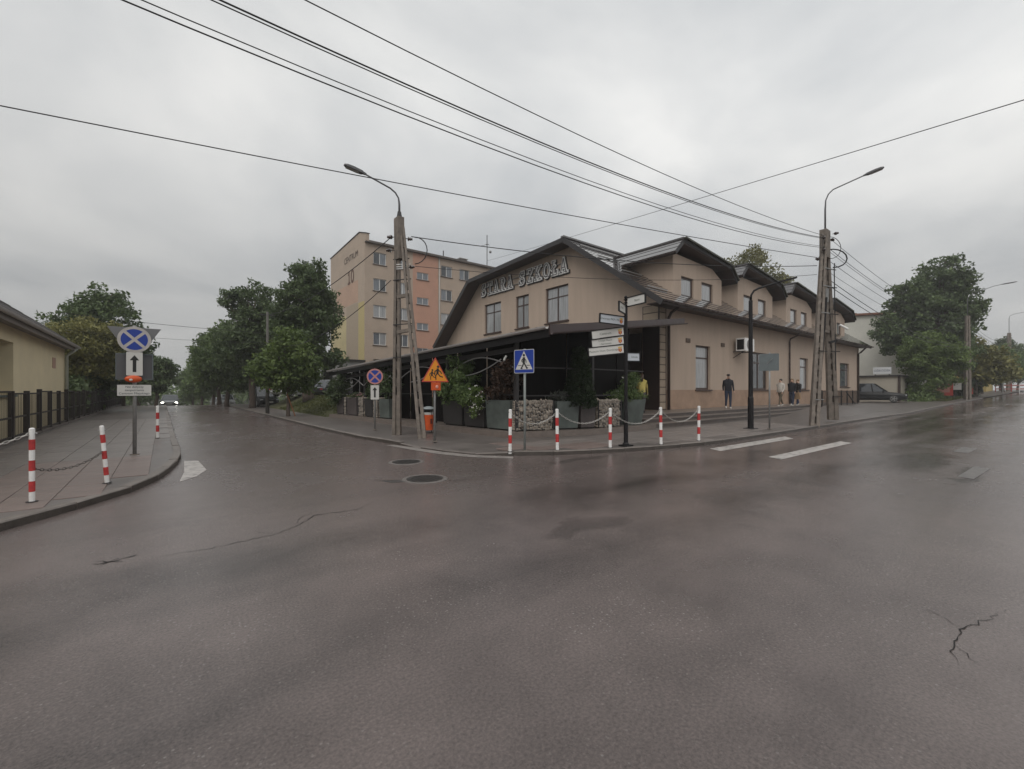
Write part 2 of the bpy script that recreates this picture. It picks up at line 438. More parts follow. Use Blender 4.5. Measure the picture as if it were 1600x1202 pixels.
def pave_strip(name, K, inner, m, dropf):
    mb = MB(); n = 7
    for i, p in enumerate(K):
        q = inner(p)
        nx = (q - p).normalized() * 0.12
        a = p + nx
        for j in range(n):
            w = a.lerp(q, j / (n - 1))
            mb.v.append(Vector((w.x, w.y, pave_z(w.x, w.y) - 0.012 - (dropf(p) * (1 - sstep((w - a).length / 1.0))))))
    for i in range(len(K) - 1):
        for j in range(n - 1):
            mb.f.append([i * n + j, i * n + j + 1, (i + 1) * n + j + 1, (i + 1) * n + j]); mb.mi.append(0)
    return structure(name, mb, m)
def inner_l(p):
    if p.y > 13: return Vector((-3.45, p.y, 0))
    t = sstep((13 - p.y) / 7.5)
    return Vector((-3.45 - 12 * t * (1 if p.x < 0.3 else 0), 13 - 3.2 * t, 0))
def inner_r(p):
    if p.y > 14.6: return Vector((9.2, p.y, 0))
    if p.x > 12: return Vector((p.x, 12.9, 0))
    t = sstep((14.6 - p.y) / 8.0)
    return Vector((9.2 + 2.8 * t, 14.6 - 1.7 * t, 0))
pave_l = pave_strip('pavement', K_L, inner_l, PAVE, lambda p: 0.0)
pave_r = pave_strip('pavement', K_R, inner_r, PAVE, drop)

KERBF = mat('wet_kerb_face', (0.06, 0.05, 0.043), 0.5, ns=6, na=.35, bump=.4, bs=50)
def kerb_line(K, dropf, side):
    root = bpy.data.objects.new('kerb', None); COL.objects.link(root); root['kind'] = 'structure'
    meshes = []
    for k in range(4):
        mb = MB(); r = random.Random(k)
        j = lambda s: r.uniform(-s, s)
        c = 0.014
        pts = [(-.49, 0, -.2), (.49, 0, -.2), (.49, .15, -.2), (-.49, .15, -.2),
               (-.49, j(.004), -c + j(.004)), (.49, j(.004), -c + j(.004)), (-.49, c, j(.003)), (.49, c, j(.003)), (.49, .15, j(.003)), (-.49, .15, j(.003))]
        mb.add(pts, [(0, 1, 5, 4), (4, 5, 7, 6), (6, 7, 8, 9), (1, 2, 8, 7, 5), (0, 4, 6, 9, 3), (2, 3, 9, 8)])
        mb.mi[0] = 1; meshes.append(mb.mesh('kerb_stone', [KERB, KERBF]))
    # walk the path and set one stone per metre
    acc = [0.0]
    for a, b in zip(K, K[1:]): acc.append(acc[-1] + (b - a).length)
    def at_s(s):
        for i in range(len(K) - 1):
            if acc[i + 1] >= s:
                return K[i].lerp(K[i + 1], (s - acc[i]) / max(1e-6, acc[i + 1] - acc[i]))
        return K[-1]
    n = 0; s = 0.0
    while s + 1 < acc[-1] and n < 290:
        a, b = at_s(s), at_s(s + 1); L = (b - a).length
        mid = (a + b) / 2
        if mid.x < 75 and mid.y < 62 and mid.x > -9:
            d = (b - a).normalized()
            h = terrain(mid.x, mid.y) + 0.105 - dropf(mid) + random.uniform(-.006, .006)
            o = obj('kerb_stone', meshes[n % 4], root); n += 1
            zs = terrain(b.x, b.y) - terrain(a.x, a.y) - (dropf(b) - dropf(a))
            if side > 0:                     # pavement to the left of travel
                X = Vector((d.x, d.y, zs)).normalized(); Y = Vector((-d.y, d.x, 0)); Y = Y
            else:
                X = Vector((-d.x, -d.y, -zs)).normalized(); Y = Vector((d.y, -d.x, 0))
            Z = X.cross(Y)
            o.matrix_local = Matrix.Translation((mid.x, mid.y, h)) @ Matrix((X, Y, Z)).transposed().to_4x4() @ Matrix.Diagonal((L, 1, 1, 1)) @ Matrix.Rotation(random.uniform(-.006, .006), 4, 'Z')
        s += 1.0
    return root
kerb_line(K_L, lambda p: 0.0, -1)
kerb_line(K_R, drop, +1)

# paving slabs that can be told apart near the corners
def slab_mesh(sx, sy, m):
    mb = MB(); g = 0.004; b = 0.006
    x, y = sx / 2 - g, sy / 2 - g
    p = [(-x, -y, -.035), (x, -y, -.035), (x, y, -.035), (-x, y, -.035), (-x, -y, -b), (x, -y, -b), (x, y, -b), (-x, y, -b),
         (-x + b, -y + b, 0), (x - b, -y + b, 0), (x - b, y - b, 0), (-x + b, y - b, 0)]
    mb.add(p, [(8, 9, 10, 11)] + [(i, (i + 1) % 4, 4 + (i + 1) % 4, 4 + i) for i in range(4)] + [(4 + i, 4 + (i + 1) % 4, 8 + (i + 1) % 4, 8 + i) for i in range(4)])
    return mb.mesh('paving_slab', m)
sl_g, sl_r = slab_mesh(.5, .5, SLAB), slab_mesh(.5, .5, SLAB_R)
def kerb_dist(p, K): return min((Vector((p[0], p[1], 0)) - q).length for q in K)
def inside_l(x, y):
    if y > 13: return x < 0.1
    best = min(K_L, key=lambda q: (q - Vector((x, y, 0))).length)
    return (best - Vector((x, y, 0))).dot(Vector((1, -0.9, 0))) > 0
nl = 0
for j in range(46):
    for i in range(7):
        x, y = -3.2 + .5 * i + .25, 7.4 + .5 * j
        if nl < 292 and inside_l(x, y) and kerb_dist((x, y), K_L) > 0.46:
            red = y < 13.3 and x > -2.2
            o = obj('paving_slab', sl_r if red else sl_g, pave_l); nl += 1
            o.location = (x, y, pave_z(x, y) + random.uniform(-.003, .003)); o.rotation_euler = (random.uniform(-.006, .006), random.uniform(-.006, .006), 0)
nr = 0
for i in range(40):
    for j in range(9):
        x, y = 5.5 + .5 * i, 6.9 + .5 * j
        p = Vector((x, y, 0)); best = min(K_R, key=lambda q: (q - p).length)
        if nr < 290 and (p - best).dot(Vector((0.6, 0.8, 0))) > 0.42 and y < 10.0 - .5 * (x > 14.5) and x < 22 and not (y > 9.7 and x > 8.2):
            if drop(best) > 0.01 and (p - best).length < 1.4: continue
            o = obj('paving_slab', sl_r if (7 < x < 10 and y < 8.6) or (x < 7.8 and y > 8.6) else sl_g, pave_r); nr += 1
            o.location = (x, y, pave_z(x, y) + random.uniform(-.003, .003)); o.rotation_euler = (random.uniform(-.006, .006), random.uniform(-.006, .006), 0)

# road paint, patches, cracks
WORN = paint_mat('worn_white_paint', (0.44, 0.41, 0.385), 0.34, 0.52)
FAINT = paint_mat('faded_white_paint', (0.175, 0.158, 0.148), 0.42, 0.66)
CONCP = paint_mat('pale_concrete_channel', (0.30, 0.27, 0.25), 0.28, 0.6)
def sheet(name, pts, m, lift=0.004, sub=1):
    mb = MB(); mb.flat([(x, y, terrain(x, y) + lift) for x, y in pts]); return structure(name, mb, m)
sheet('road_marking', [(11.45, 5.60), (16.3, 5.55), (16.8, 5.98), (11.7, 6.02)], WORN)
sheet('road_marking', [(11.15, 4.05), (16.3, 3.98), (16.6, 4.34), (11.35, 4.40)], WORN)
sheet('road_marking', [(11.4, 1.0), (13.2, 0.92), (13.3, 1.16), (11.5, 1.22)], FAINT)
sheet('road_marking', [(16.0, 1.5), (17.5, 1.45), (17.6, 1.75), (16.1, 1.8)], FAINT)
sheet('road_marking', [(0.37, 12.4), (0.62, 12.2), (0.68, 10.7), (0.48, 10.0), (0.22, 9.6), (0.32, 10.7)], WORN)
sheet('gutter_channel', [(5.28, 12.2), (5.44, 11.4), (5.68, 9.95), (6.02, 8.98), (6.6, 8.24), (6.4, 8.0), (5.72, 8.85), (5.36, 9.9), (5.16, 11.4), (5.06, 12.2)], CONCP)
PATCH = mat('dark_asphalt_patch', (0.045, 0.04, 0.037), 0.38, ns=3, na=0.35, bump=0.4, bs=110)
CRACK = mat('road_crack', (0.012, 0.011, 0.010), 0.9)
def crack(pts, w):
    mb = MB(); P = []
    for (a, b) in zip(pts, pts[1:]):
        a, b = Vector(a), Vector(b); k = max(2, int((b - a).length / 0.05))
        for j in range(k): P.append(a.lerp(b, j / k) + Vector((random.gauss(0, .012), random.gauss(0, .012))))
    P.append(Vector(pts[-1]))
    V, F = [], []
    for i, p in enumerate(P):
        d = (P[min(i + 1, len(P) - 1)] - P[max(i - 1, 0)]).normalized(); q = Vector((-d.y, d.x))
        ww = w * (0.25 + random.random()) * math.sin(math.pi * (0.06 + 0.9 * i / len(P)))
        V += [(*(p + q * ww / 2), 0.004), (*(p - q * ww / 2), 0.004)]
    F = [(2 * i, 2 * i + 1, 2 * i + 3, 2 * i + 2) for i in range(len(P) - 1)]
    mb.add(V, F); structure('road_crack', mb, CRACK)
crack([(-0.05, 5.42), (0.38, 5.37), (0.97, 5.45), (1.24, 5.62), (1.51, 5.95), (2.01, 5.9), (2.5, 6.25)], 0.015); crack([(1.24, 5.62), (1.3, 5.9), (1.5, 6.1)], .008); crack([(.97, 5.45), (.8, 5.7)], .006)
crack([(-0.52, 5.55), (-0.35, 5.52), (-0.2, 5.6)], 0.02); crack([(-0.46, 5.45), (-0.33, 5.6)], 0.015); crack([(-0.5, 5.62), (-0.3, 5.46)], 0.012)
crack([(3.62, 0.38), (3.87, 0.43), (4.16, 0.43), (4.47, 0.34), (4.8, 0.26)], 0.009); crack([(4.2, .44), (4.35, .62)], 0.005); crack([(3.9, .43), (3.72, .30)], .004)
crack([(2.9, 7.6), (3.3, 7.35)], 0.02); crack([(3.35, 7.1), (3.6, 6.95), (4.3, 6.6)], 0.012)

for (x, y, r, lab) in ((3.7, 7.18, .33, 'sunken round iron manhole cover with a broken asphalt rim, nearer of two'), (4.25, 9.13, .31, 'flush round iron manhole cover nearer the far kerb')):
    t = thing('manhole_cover', lab, 'manhole cover', (x, y, 0), group='manhole covers in the junction')
    IRON = mat('cast_iron', (0.035, 0.032, 0.03), 0.45, metal=0.4, ns=9, na=0.4)
    mb = MB(); n = 28
    for (r0, r1, z0, z1) in ((r, r + .055, .006, .010), (r + .055, r + .08, .010, .001)):
        V = []
        for k in range(n):
            a = 2 * math.pi * k / n; jit = 1 + (random.uniform(-.02, .03) if r1 > r + .06 else 0)
            V += [(r0 * math.cos(a), r0 * math.sin(a), z0), (r1 * jit * math.cos(a), r1 * jit * math.sin(a), z1)]
        mb.add(V, [(2 * k, 2 * k + 1, (2 * k + 3) % (2 * n), (2 * k + 2) % (2 * n)) for k in range(n)])
    mb.build('rim', mat('manhole_rim', (0.13, 0.115, 0.105), 0.55, ns=14, na=0.4), t)
    mb = MB(); mb.tube([(0, 0, .002), (0, 0, .008)], r - .012, 28)
    for a in range(-3, 4):
        for b in range(-3, 4):
            if math.hypot(a, b) < 3.4: mb.box(a * .08 - .025, a * .08 + .025, b * .08 - .025, b * .08 + .025, .007, .013)
    mb.build('lid', IRON, t)
mb = MB()
mb.flat([(3.0, 7.5, .003), (3.3, 7.35, .003), (3.4, 7.12, .003), (3.1, 7.2, .003)]); structure('road_patch', mb, PATCH)

# ================================================================== THE CORNER RESTAURANT
GX, FY = 19.6, 12.7                       # gable wall plane, street facade plane
bld = thing('restaurant', 'two-storey beige corner restaurant with dark gambrel roof and STARA SZKOŁA lettering', 'building', (GX, FY, 0))
NX = Vector((-1, 0, 0)); NY = Vector((0, -1, 0))
def uv_facade(x0): return lambda u, v, n=0: Vector((u, FY - n, v))
def rect(u0, u1, v0, v1): return [(u0, v0), (u1, v0), (u1, v1), (u0, v1)]
def wall_face(mb, P, outer, holes, depth, m=0):
    mb.flat([P(u, v) for u, v in outer], [[P(u, v) for u, v in h] for h in holes], m)
    for h in holes:
        k = len(h)
        for i in range(k):
            (a, b), (c, d) = h[i], h[(i + 1) % k]
            mb.add([P(a, b), P(c, d), P(c, d, -depth), P(a, b, -depth)], [(0, 1, 2, 3)], m)
PF = lambda u, v, n=0: Vector((u, FY - n, v))                # street facade: u = x
PG = lambda u, v, n=0: Vector((GX - n, u, v))                # gable: u = y
# main gambrel profile (y, z)
PROF = [(11.8, 5.90), (18.4, 10.62), (28.75, 10.14), (34.3, 5.45)]
low_win = [(23.13, 24.76), (30.1, 32.7), (38.6, 40.4), (48.4, 51.2)]
lw_rect = [rect(a, b, 1.62 if i < 3 else 1.9, 4.12) for i, (a, b) in enumerate(low_win)]
mb = MB()
wall_face(mb, PF, rect(GX, 54.2, 1.62, 6.25), [rect(a, b, 1.62 + .0005, 4.12) if False else rect(a, b, 1.64 if i < 3 else 1.9, 4.12) for i, (a, b) in enumerate(low_win)], 0.2)
g_win = [(25.95, 28.05), (22.8, 24.2), (19.05, 21.1)]
g_hole = [rect(a, b, 5.95, 8.22) for a, b in g_win]
wall_face(mb, PG, [(FY, .3), (34.2, .3), (34.2, 5.55), (33.9, 5.7), (28.7, 10.05), (18.5, 10.52), (FY, 6.25)], g_hole, 0.2)
mb.flat([(54.2, FY, .2), (54.2, 34.2, .2), (54.2, 34.2, 5.5), (54.2, 28.7, 10.05), (54.2, 18.5, 10.52), (54.2, FY, 6.25)])
mb.flat([(GX, 34.2, .2), (54.2, 34.2, .2), (54.2, 34.2, 5.45), (GX, 34.2, 5.45)])
mb.build('wall', WALLM, bld, world=True)
mb = MB(); mb.box(GX + .62, 54.2, FY - .012, FY + .1, 0.2, 1.62); mb.build('plinth', PLIN, bld, world=True)

WM = {}
def window(parent, P, u0, u1, v0, v1, setback, frame_m, pane_m, cols=2, rows=(0.7,), fw=0.07, sill=True, sill_m=None, world=True):
    """frame with mullions as one part, panes and sill under it. P maps (u, v, n) to the world."""
    mb = MB()
    def b(ua, ub, va, vb, n0, n1, q=mb):
        pts = [P(u, v, n) for n in (n0, n1) for u, v in ((ua, va), (ub, va), (ub, vb), (ua, vb))]
        q.add(pts, [(0, 1, 2, 3), (7, 6, 5, 4), (0, 4, 5, 1), (1, 5, 6, 2), (2, 6, 7, 3), (3, 7, 4, 0)])
    n0, n1 = -setback - .03, -setback + .03
    b(u0, u0 + fw, v0, v1, n0, n1); b(u1 - fw, u1, v0, v1, n0, n1)
    b(u0 + fw, u1 - fw, v0, v0 + fw, n0, n1); b(u0 + fw, u1 - fw, v1 - fw, v1, n0, n1)
    cu = [u0 + (u1 - u0) * (k + 1) / cols for k in range(cols - 1)]
    for c in cu: b(c - fw * .55, c + fw * .55, v0 + fw, v1 - fw, n0, n1 + .004)
    ue = [u0 + fw] + [x for c in cu for x in (c - fw * .55, c + fw * .55)] + [u1 - fw]
    rv = [v0 + (v1 - v0) * r for r in rows]
    for k in range(cols):
        for r in rv: b(ue[2 * k], ue[2 * k + 1], r - fw * .4, r + fw * .4, n0, n1 + .002)
    f = mb.build('window', frame_m, parent, world)
    edges_v = [v0 + fw] + [x for r in rv for x in (r - fw * .4, r + fw * .4)] + [v1 - fw]
    for k in range(cols):
        for j in range(len(rows) + 1):
            q = MB(); b(ue[2 * k] - .004, ue[2 * k + 1] + .004, edges_v[2 * j] - .004, edges_v[2 * j + 1] + .004, -setback - .012, -setback + .006, q)
            q.build('pane', pane_m[(k + j) % len(pane_m)] if isinstance(pane_m, list) else pane_m, f, world)
    if sill:
        q = MB(); b(u0 - .08, u1 + .08, v0 - .07, v0 - .002, -setback + .035, .09, q); q.build('sill', sill_m or frame_m, f, world)
    return f
for i, (a, b) in enumerate(g_win):
    window(bld, PG, a, b, 5.95, 8.22, .16, WOODF, CURT, 2, (0.70,), 0.085)
for i, (a, b) in enumerate(low_win):
    window(bld, PF, a, b, 1.64 if i < 3 else 1.9, 4.12, .17, WOODF, [CURT, CURT_D][i % 2] if i != 1 else GLASS, 1 if i != 1 else 2, (0.72,), 0.10)
# roof: underlay slab, then tile courses one by one
def roof_slab(mb, prof, x0, x1, th):
    lo = [(y, z - th) for y, z in prof]
    poly = [(x0, y, z) for y, z in prof] + [(x0, y, z) for y, z in reversed(lo)]
    mb.prism(poly, (x1 - x0, 0, 0))
mb = MB(); roof_slab(mb, PROF, 18.50, 54.9, .16); rf = mb.build('roof', BROWN, bld, world=True)
mb = MB()                                                       # barge boards on the gable
for (a, b) in zip(PROF, PROF[1:]):
    mb.bar((18.47, a[0], a[1] - .12), (18.47, b[0], b[1] - .12), .05, .28)
mb.build('barge_board', DARKM, rf, world=True)
def courses(parent, A, B, C, n, m, th=.03, x1=None):
    """n overlapping tile courses on the plane with eave edge A->B and up-slope vector from A to C"""
    A, B, C = Vector(A), Vector(B), Vector(C); up = C - A; nrm = (B - A).cross(up).normalized()
    if nrm.z < 0: nrm = -nrm
    for k in range(n):
        lo, hi = A + up * (k / n), A + up * ((k + 1.08) / n if k < n - 1 else 1.0)
        d = B - A; q = MB()
        pts = [lo + nrm * (th + .014), lo + d + nrm * (th + .014), hi + d + nrm * (th - .004), hi + nrm * (th - .004),
               lo + nrm * .004, lo + d + nrm * .004]
        q.add(pts, [(0, 1, 2, 3), (4, 5, 1, 0), (4, 0, 3), (5, 2, 1)])
        q.build('tile_course', m, parent, world=True)
courses(rf, (18.45, 11.78, 5.90), (54.9, 11.78, 5.90), (18.45, 18.4, 10.63), 22, TILE)
mb = MB(); mb.bar((18.42, 18.4, 10.67), (54.9, 18.4, 10.67), .26, .10); mb.build('ridge_cap', TILE, rf, world=True)
GREYT = mat('snow_guard', (0.42, 0.41, 0.40), 0.3, metal=0.5)
for k, z in enumerate((0.18, 0.42, 0.66, 0.86)):
    y, zz = 11.78 + 6.62 * z, 5.90 + 4.73 * z
    mb = MB(); mb.bar((19.0, y, zz + .10), (20.8 if k < 3 else 30, y, zz + .10), .05, .03); mb.build('snow_guard', GREYT, rf, world=True)
# soffit, fascia and gutter along the street eave
mb = MB(); mb.box(18.52, 54.85, 11.88, FY - .002, 5.80, 5.84); mb.box(18.52, 54.85, 11.83, 11.868, 5.72, 5.93); mb.build('soffit', BROWN, bld, world=True)
def gutter(parent, a, b, r, m, n=7):
    a, b = Vector(a), Vector(b); d = (b - a).normalized(); s = Vector((-d.y, d.x, 0)); q = MB(); V = []
    for p in (a, b):
        for rr in (r, r * .88):
            for k in range(n): 
                t = math.pi * (1 + k / (n - 1)); V.append(p + s * math.cos(t) * rr + Vector((0, 0, math.sin(t) * rr)))
    F = []
    for k in range(n - 1):
        F += [(k, k + 1, 2 * n + k + 1, 2 * n + k), (n + k + 1, n + k, 3 * n + k, 3 * n + k + 1), (k + 1, k, n + k, n + k + 1)]
        F.append((2 * n + k, 2 * n + k + 1, 3 * n + k + 1, 3 * n + k))
    F += [(0, 2 * n, 3 * n, n), (n - 1, 2 * n - 1, 4 * n - 1, 3 * n - 1)]
    q.add(V, F); return q.build('gutter', m, parent, world=True)
GUTB = mat('brown_gutter', (0.075, 0.055, 0.053), 0.28, ns=3, na=0.15)
gutter(bld, (18.5, 11.73, 5.90), (55, 11.73, 5.90), .09, GUTB)
def downpipe(parent, pts, r, m):
    q = MB(); q.tube(pts, r, 8); return q.build('downpipe', m, parent, world=True, smooth=True)
downpipe(bld, [(36.3, 11.9, 5.86), (36.3, 12.1, 5.6), (36.3, 12.55, 5.4), (36.3, 12.6, 5.2), (36.3, 12.6, .45)], .06, GUTB)
downpipe(bld, [(20.28, 11.9, 5.86), (20.28, 12.45, 5.55), (20.28, 12.58, 5.3), (20.28, 12.58, .6)], .075, BROWN)
downpipe(bld, [(53.7, 11.9, 5.86), (53.7, 12.4, 5.3), (53.7, 12.58, 5.2), (53.7, 12.58, .4)], .08, BROWN)
# corner quoins
QU = mat('quoin_render', (0.36, 0.285, 0.215), 0.8, ns=3, na=0.1)
mb = MB(); mb.box(GX - .012, GX + .2, FY - .012, FY + .98, .6, 5.95); mb.box(GX + .201, GX + .62, FY - .012, FY + .1, .6, 5.95); mb.build('corner_strip', BROWN, bld, world=True)
for k in range(14):
    z0 = .64 + k * .38
    mb = MB(); mb.box(GX + .02, GX + .52, FY - .035, FY - .013, z0, z0 + .335); mb.build('quoin', QU, bld, world=True)
    mb = MB(); mb.box(GX - .035, GX - .013, FY + .06, FY + .92, z0, z0 + .335)
    if z0 > 4.9: mb.build('quoin', QU, bld, world=True)
for k in range(6):
    mb = MB(); mb.box(53.75, 54.2, FY - .03, FY - .003, .5 + k * .9, 1.3 + k * .9); mb.build('quoin', QU, bld, world=True)
mb = MB(); mb.box(GX - .06, GX - .014, 13.7, 16.2, .3, 4.6); mb.build('entrance_panel', BROWN, bld, world=True)
# vents
for (x, z) in ((22.1, 4.2), (26.0, 4.2)):
    mb = MB(); mb.box(x, x + .42, FY - .04, FY - .001, z, z + .22)
    mb.build('vent', mat('vent_brown', (0.10, 0.065, 0.045), 0.6), bld, world=True)
# dormers
for d, x0 in enumerate((21.25, 28.75, 36.6, 45.4)):
    w = 5.35; x1 = x0 + w; y0, y1 = FY + .25, 19.2
    PD = lambda u, v, n=0: Vector((u, y0 - n, v))
    wins = [(x0 + .82, x0 + 2.1), (x0 + 2.98, x0 + 4.28)]
    mb = MB()
    wall_face(mb, PD, [(x0, 6.2), (x1, 6.2), (x1, 8.25), (x1 - 1.15, 8.78), (x0, 8.95)], [rect(a, b, 6.76, 7.84) for a, b in wins], .15)
    mb.flat([(x0, y0, 6.2), (x0, y1, 6.2), (x0, y1, 8.95), (x0, y0, 8.95)]); mb.flat([(x1, y0, 6.2), (x1, y1, 6.2), (x1, y1, 8.25), (x1, y0, 8.25)])
    dm = mb.build('dormer', WALLM, bld, world=True)
    for a, b in wins: window(dm, PD, a, b, 6.76, 7.84, .12, WOODF, CURT, 1, (), 0.11, world=True, sill=False)
    prof = [(x0 - .75, 8.72), (x0 + .05, 9.52), (x1 - .1, 8.98), (x1 + .75, 8.22)]
    low = [(x1 + .75, 8.08), (x1 - .15, 8.80), (x0 + .1, 9.28), (x0 - .70, 8.58)]
    mb = MB(); mb.prism([(x, y0 - .6, z) for x, z in prof + low], (0, y1 - y0 + .6, 0)); mb.build('dormer_roof', BROWN, bld, world=True)
    drf = COL.objects[-1] if False else bld.children[-1]
    mb = MB()
    for a, b in zip(prof, prof[1:]): mb.bar((a[0], y0 - .62, a[1] - .08), (b[0], y0 - .62, b[1] - .08), .04, .18, up=(0, 0, 1))
    mb.build('dormer_board', DARKM, bld, world=True)
    def cs(A, B, C, n):
        courses(bld, A, B, C, n, TILE)
    cs((x0 - .76, y0 - .61, 8.72), (x0 - .76, y1, 8.72), (x0 + .05, y0 - .61, 9.53), 3)
    mb = MB(); mb.bar((x0 + .05, y0 - .65, 9.56), (x0 + .05, y1, 9.56), .2, .09); mb.build('ridge_cap', TILE, bld, world=True)
    mb = MB(); mb.bar((x0 + .05, y0 - .65, 9.56), (x1 - .1, y0 - .65, 9.02), .24, .09); mb.bar((x1 - .1, y0 - .65, 9.02), (x1 + .75, y0 - .65, 8.26), .2, .08); mb.build('verge_tile', mat('mossy_tile', (0.035, 0.035, 0.022), 0.6, ns=9, na=0.4), bld, world=True)
    gutter(bld, (x0 - .8, y0 - .7, 8.70), (x0 - .8, y1 - 3, 8.70), .06, GUTB)

# the shop-name letters: white outlined slab-serif capitals fixed to the gable
def glyph(ch, w, h, sw=.17):
    s = .16
    H, M = h, h / 2
    arc = lambda cx, cz, rx, rz, a0, a1, n=9: [(cx + rx * math.cos(R(a0 + (a1 - a0) * i / n)), cz + rz * math.sin(R(a0 + (a1 - a0) * i / n))) for i in range(n + 1)]
    c = w / 2
    return {
        'S': [arc(c, H * .74, w * .36, H * .24, 20, 270), arc(c, H * .26, w * .38, H * .24, 90, -160), [(w * .87, H * .98), (w * .87, H * .72)], [(w * .1, H * .02), (w * .1, H * .28)]],
        'T': [[(0, H), (w, H)], [(c, 0), (c, H)], [(c - s, 0), (c + s, 0)], [(.02, H), (.02, H - .2)], [(w - .02, H), (w - .02, H - .2)]],
        'A': [[(w * .08, 0), (c, H)], [(c, H), (w * .92, 0)], [(w * .24, H * .33), (w * .76, H * .33)], [(-.06, 0), (w * .28, 0)], [(w * .72, 0), (w + .06, 0)]],
        'R': [[(w * .2, 0), (w * .2, H)], [(0, H), (w * .55, H)] , arc(w * .52, H * .76, w * .32, H * .24, 90, -90), [(w * .2, H * .52), (w * .52, H * .52)], [(w * .5, H * .52), (w * .9, 0)], [(0, 0), (w * .4, 0)], [(w * .8, 0), (w + .04, 0)]],
        'Z': [[(w * .06, H), (w * .94, H)], [(w * .94, H), (w * .06, 0)], [(w * .06, 0), (w * .94, 0)], [(w * .06, H), (w * .06, H - .22)], [(w * .94, 0), (w * .94, .22)]],
        'K': [[(w * .2, 0), (w * .2, H)], [(w * .2, H * .42), (w * .88, H)], [(w * .42, H * .58), (w * .9, 0)], [(0, 0), (w * .4, 0)], [(0, H), (w * .4, H)], [(w * .7, H), (w + .04, H)], [(w * .76, 0), (w + .05, 0)]],
        'O': [arc(c, M, w * .44, H * .5, 0, 360, 20)],
        'L': [[(w * .28, 0), (w * .28, H)], [(w * .06, 0), (w * .92, 0)], [(w * .08, H), (w * .5, H)], [(w * .92, 0), (w * .92, .24)], [(w * .02, H * .42), (w * .58, H * .66)]],
    }[ch]
def strokes(mb, lines, P, sw, n0, n1, m):
    for ln in lines:
        n1 += .0015
        for (a, b) in zip(ln, ln[1:]):
            a, b = Vector(a), Vector(b); d = (b - a)
            if d.length < 1e-5: continue
            d.normalize(); q = Vector((-d.y, d.x)) * sw / 2; a2, b2 = a - d * sw / 2, b + d * sw / 2
            quad = [a2 - q, b2 - q, b2 + q, a2 + q]; n1 += .0007
            pts = [P(v.x, v.y, n) for n in (n0, n1) for v in quad]
            mb.add(pts, [(3, 2, 1, 0), (4, 5, 6, 7), (0, 1, 5, 4), (1, 2, 6, 5), (2, 3, 7, 6), (3, 0, 4, 7)], m)
sign = thing('shop_lettering', 'white outlined STARA SZKOŁA letters mounted high on the gable wall', 'lettering', (GX - .1, 24, 8.9))
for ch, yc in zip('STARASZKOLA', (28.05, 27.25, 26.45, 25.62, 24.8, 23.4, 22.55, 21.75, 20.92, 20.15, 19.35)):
    w, h = .55, .86
    PLt = lambda u, v, n, yc=yc: Vector((GX - .12 - n, yc + w / 2 - u, 8.95 + v))
    L = glyph(ch, w, h)
    mb = MB(); strokes(mb, L, PLt, .175, -.06, 0, 0); o = mb.build('letter', WHITE, sign, world=True)
    mb = MB(); strokes(mb, L, PLt, .032, .001, .04, 0); mb.build('letter_face', mat('letter_face', (0.035, 0.025, 0.035), 0.4), o, world=True)
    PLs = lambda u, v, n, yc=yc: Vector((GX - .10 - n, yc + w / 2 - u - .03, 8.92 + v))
    mb = MB(); strokes(mb, L, PLs, .235, -.08, -.045, 0); mb.build('letter_shadow', mat('letter_shadow', (0.02, 0.016, 0.02), 0.5), o, world=True)  # dark copy, shifted right and down, paints the letters' shadow
for z in (9.08, 9.52):
    mb = MB(); mb.box(GX - .10, GX - .05, 19.2, 28.2, z, z + .035); mb.build('rail', GALV, sign, world=True)

# air conditioner
ac = thing('air_conditioner', 'white outdoor air conditioner unit bracketed to the beige street wall', 'air conditioner', (27.5, FY, 3.95))
mb = MB(); mb.box(27.5, 28.75, FY - .75, FY - .2, 4.0, 4.78); mb.build('casing', WHITE, ac, world=True)
mb = MB(); mb.box(27.485, 27.498, FY - .68, FY - .27, 4.08, 4.7); mb.build('side_grille', BLACK, ac, world=True)
mb = MB(); mb.tube([(28.05, FY - .752, 4.39), (28.05, FY - .765, 4.39)], .31, 20); mb.build('fan_grille', mat('fan_grille', (.2, .19, .18), .6), ac, world=True)
mb = MB(); mb.bar((27.6, FY - .72, 3.97), (27.6, FY, 3.97), .05, .05); mb.bar((28.6, FY - .72, 3.97), (28.6, FY, 3.97), .05, .05); mb.bar((27.6, FY - .6, 3.96), (27.6, FY, 3.6), .04, .04); mb.build('bracket', DARKM, ac, world=True)

# steps and platform along the street wall
RISER = mat('dark_riser', (0.10, 0.08, 0.07), 0.4, ns=5, na=.3)  # risers coloured darker than the treads
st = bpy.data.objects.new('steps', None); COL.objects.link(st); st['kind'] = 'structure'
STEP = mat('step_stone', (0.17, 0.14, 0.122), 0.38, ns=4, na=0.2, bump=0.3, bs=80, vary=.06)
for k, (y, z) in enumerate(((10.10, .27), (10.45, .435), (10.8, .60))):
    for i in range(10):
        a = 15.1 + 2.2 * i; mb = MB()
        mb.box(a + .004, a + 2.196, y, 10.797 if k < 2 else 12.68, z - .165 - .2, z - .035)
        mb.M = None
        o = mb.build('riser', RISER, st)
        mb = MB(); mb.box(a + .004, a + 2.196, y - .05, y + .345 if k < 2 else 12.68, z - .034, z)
        mb.build('step', STEP, st)

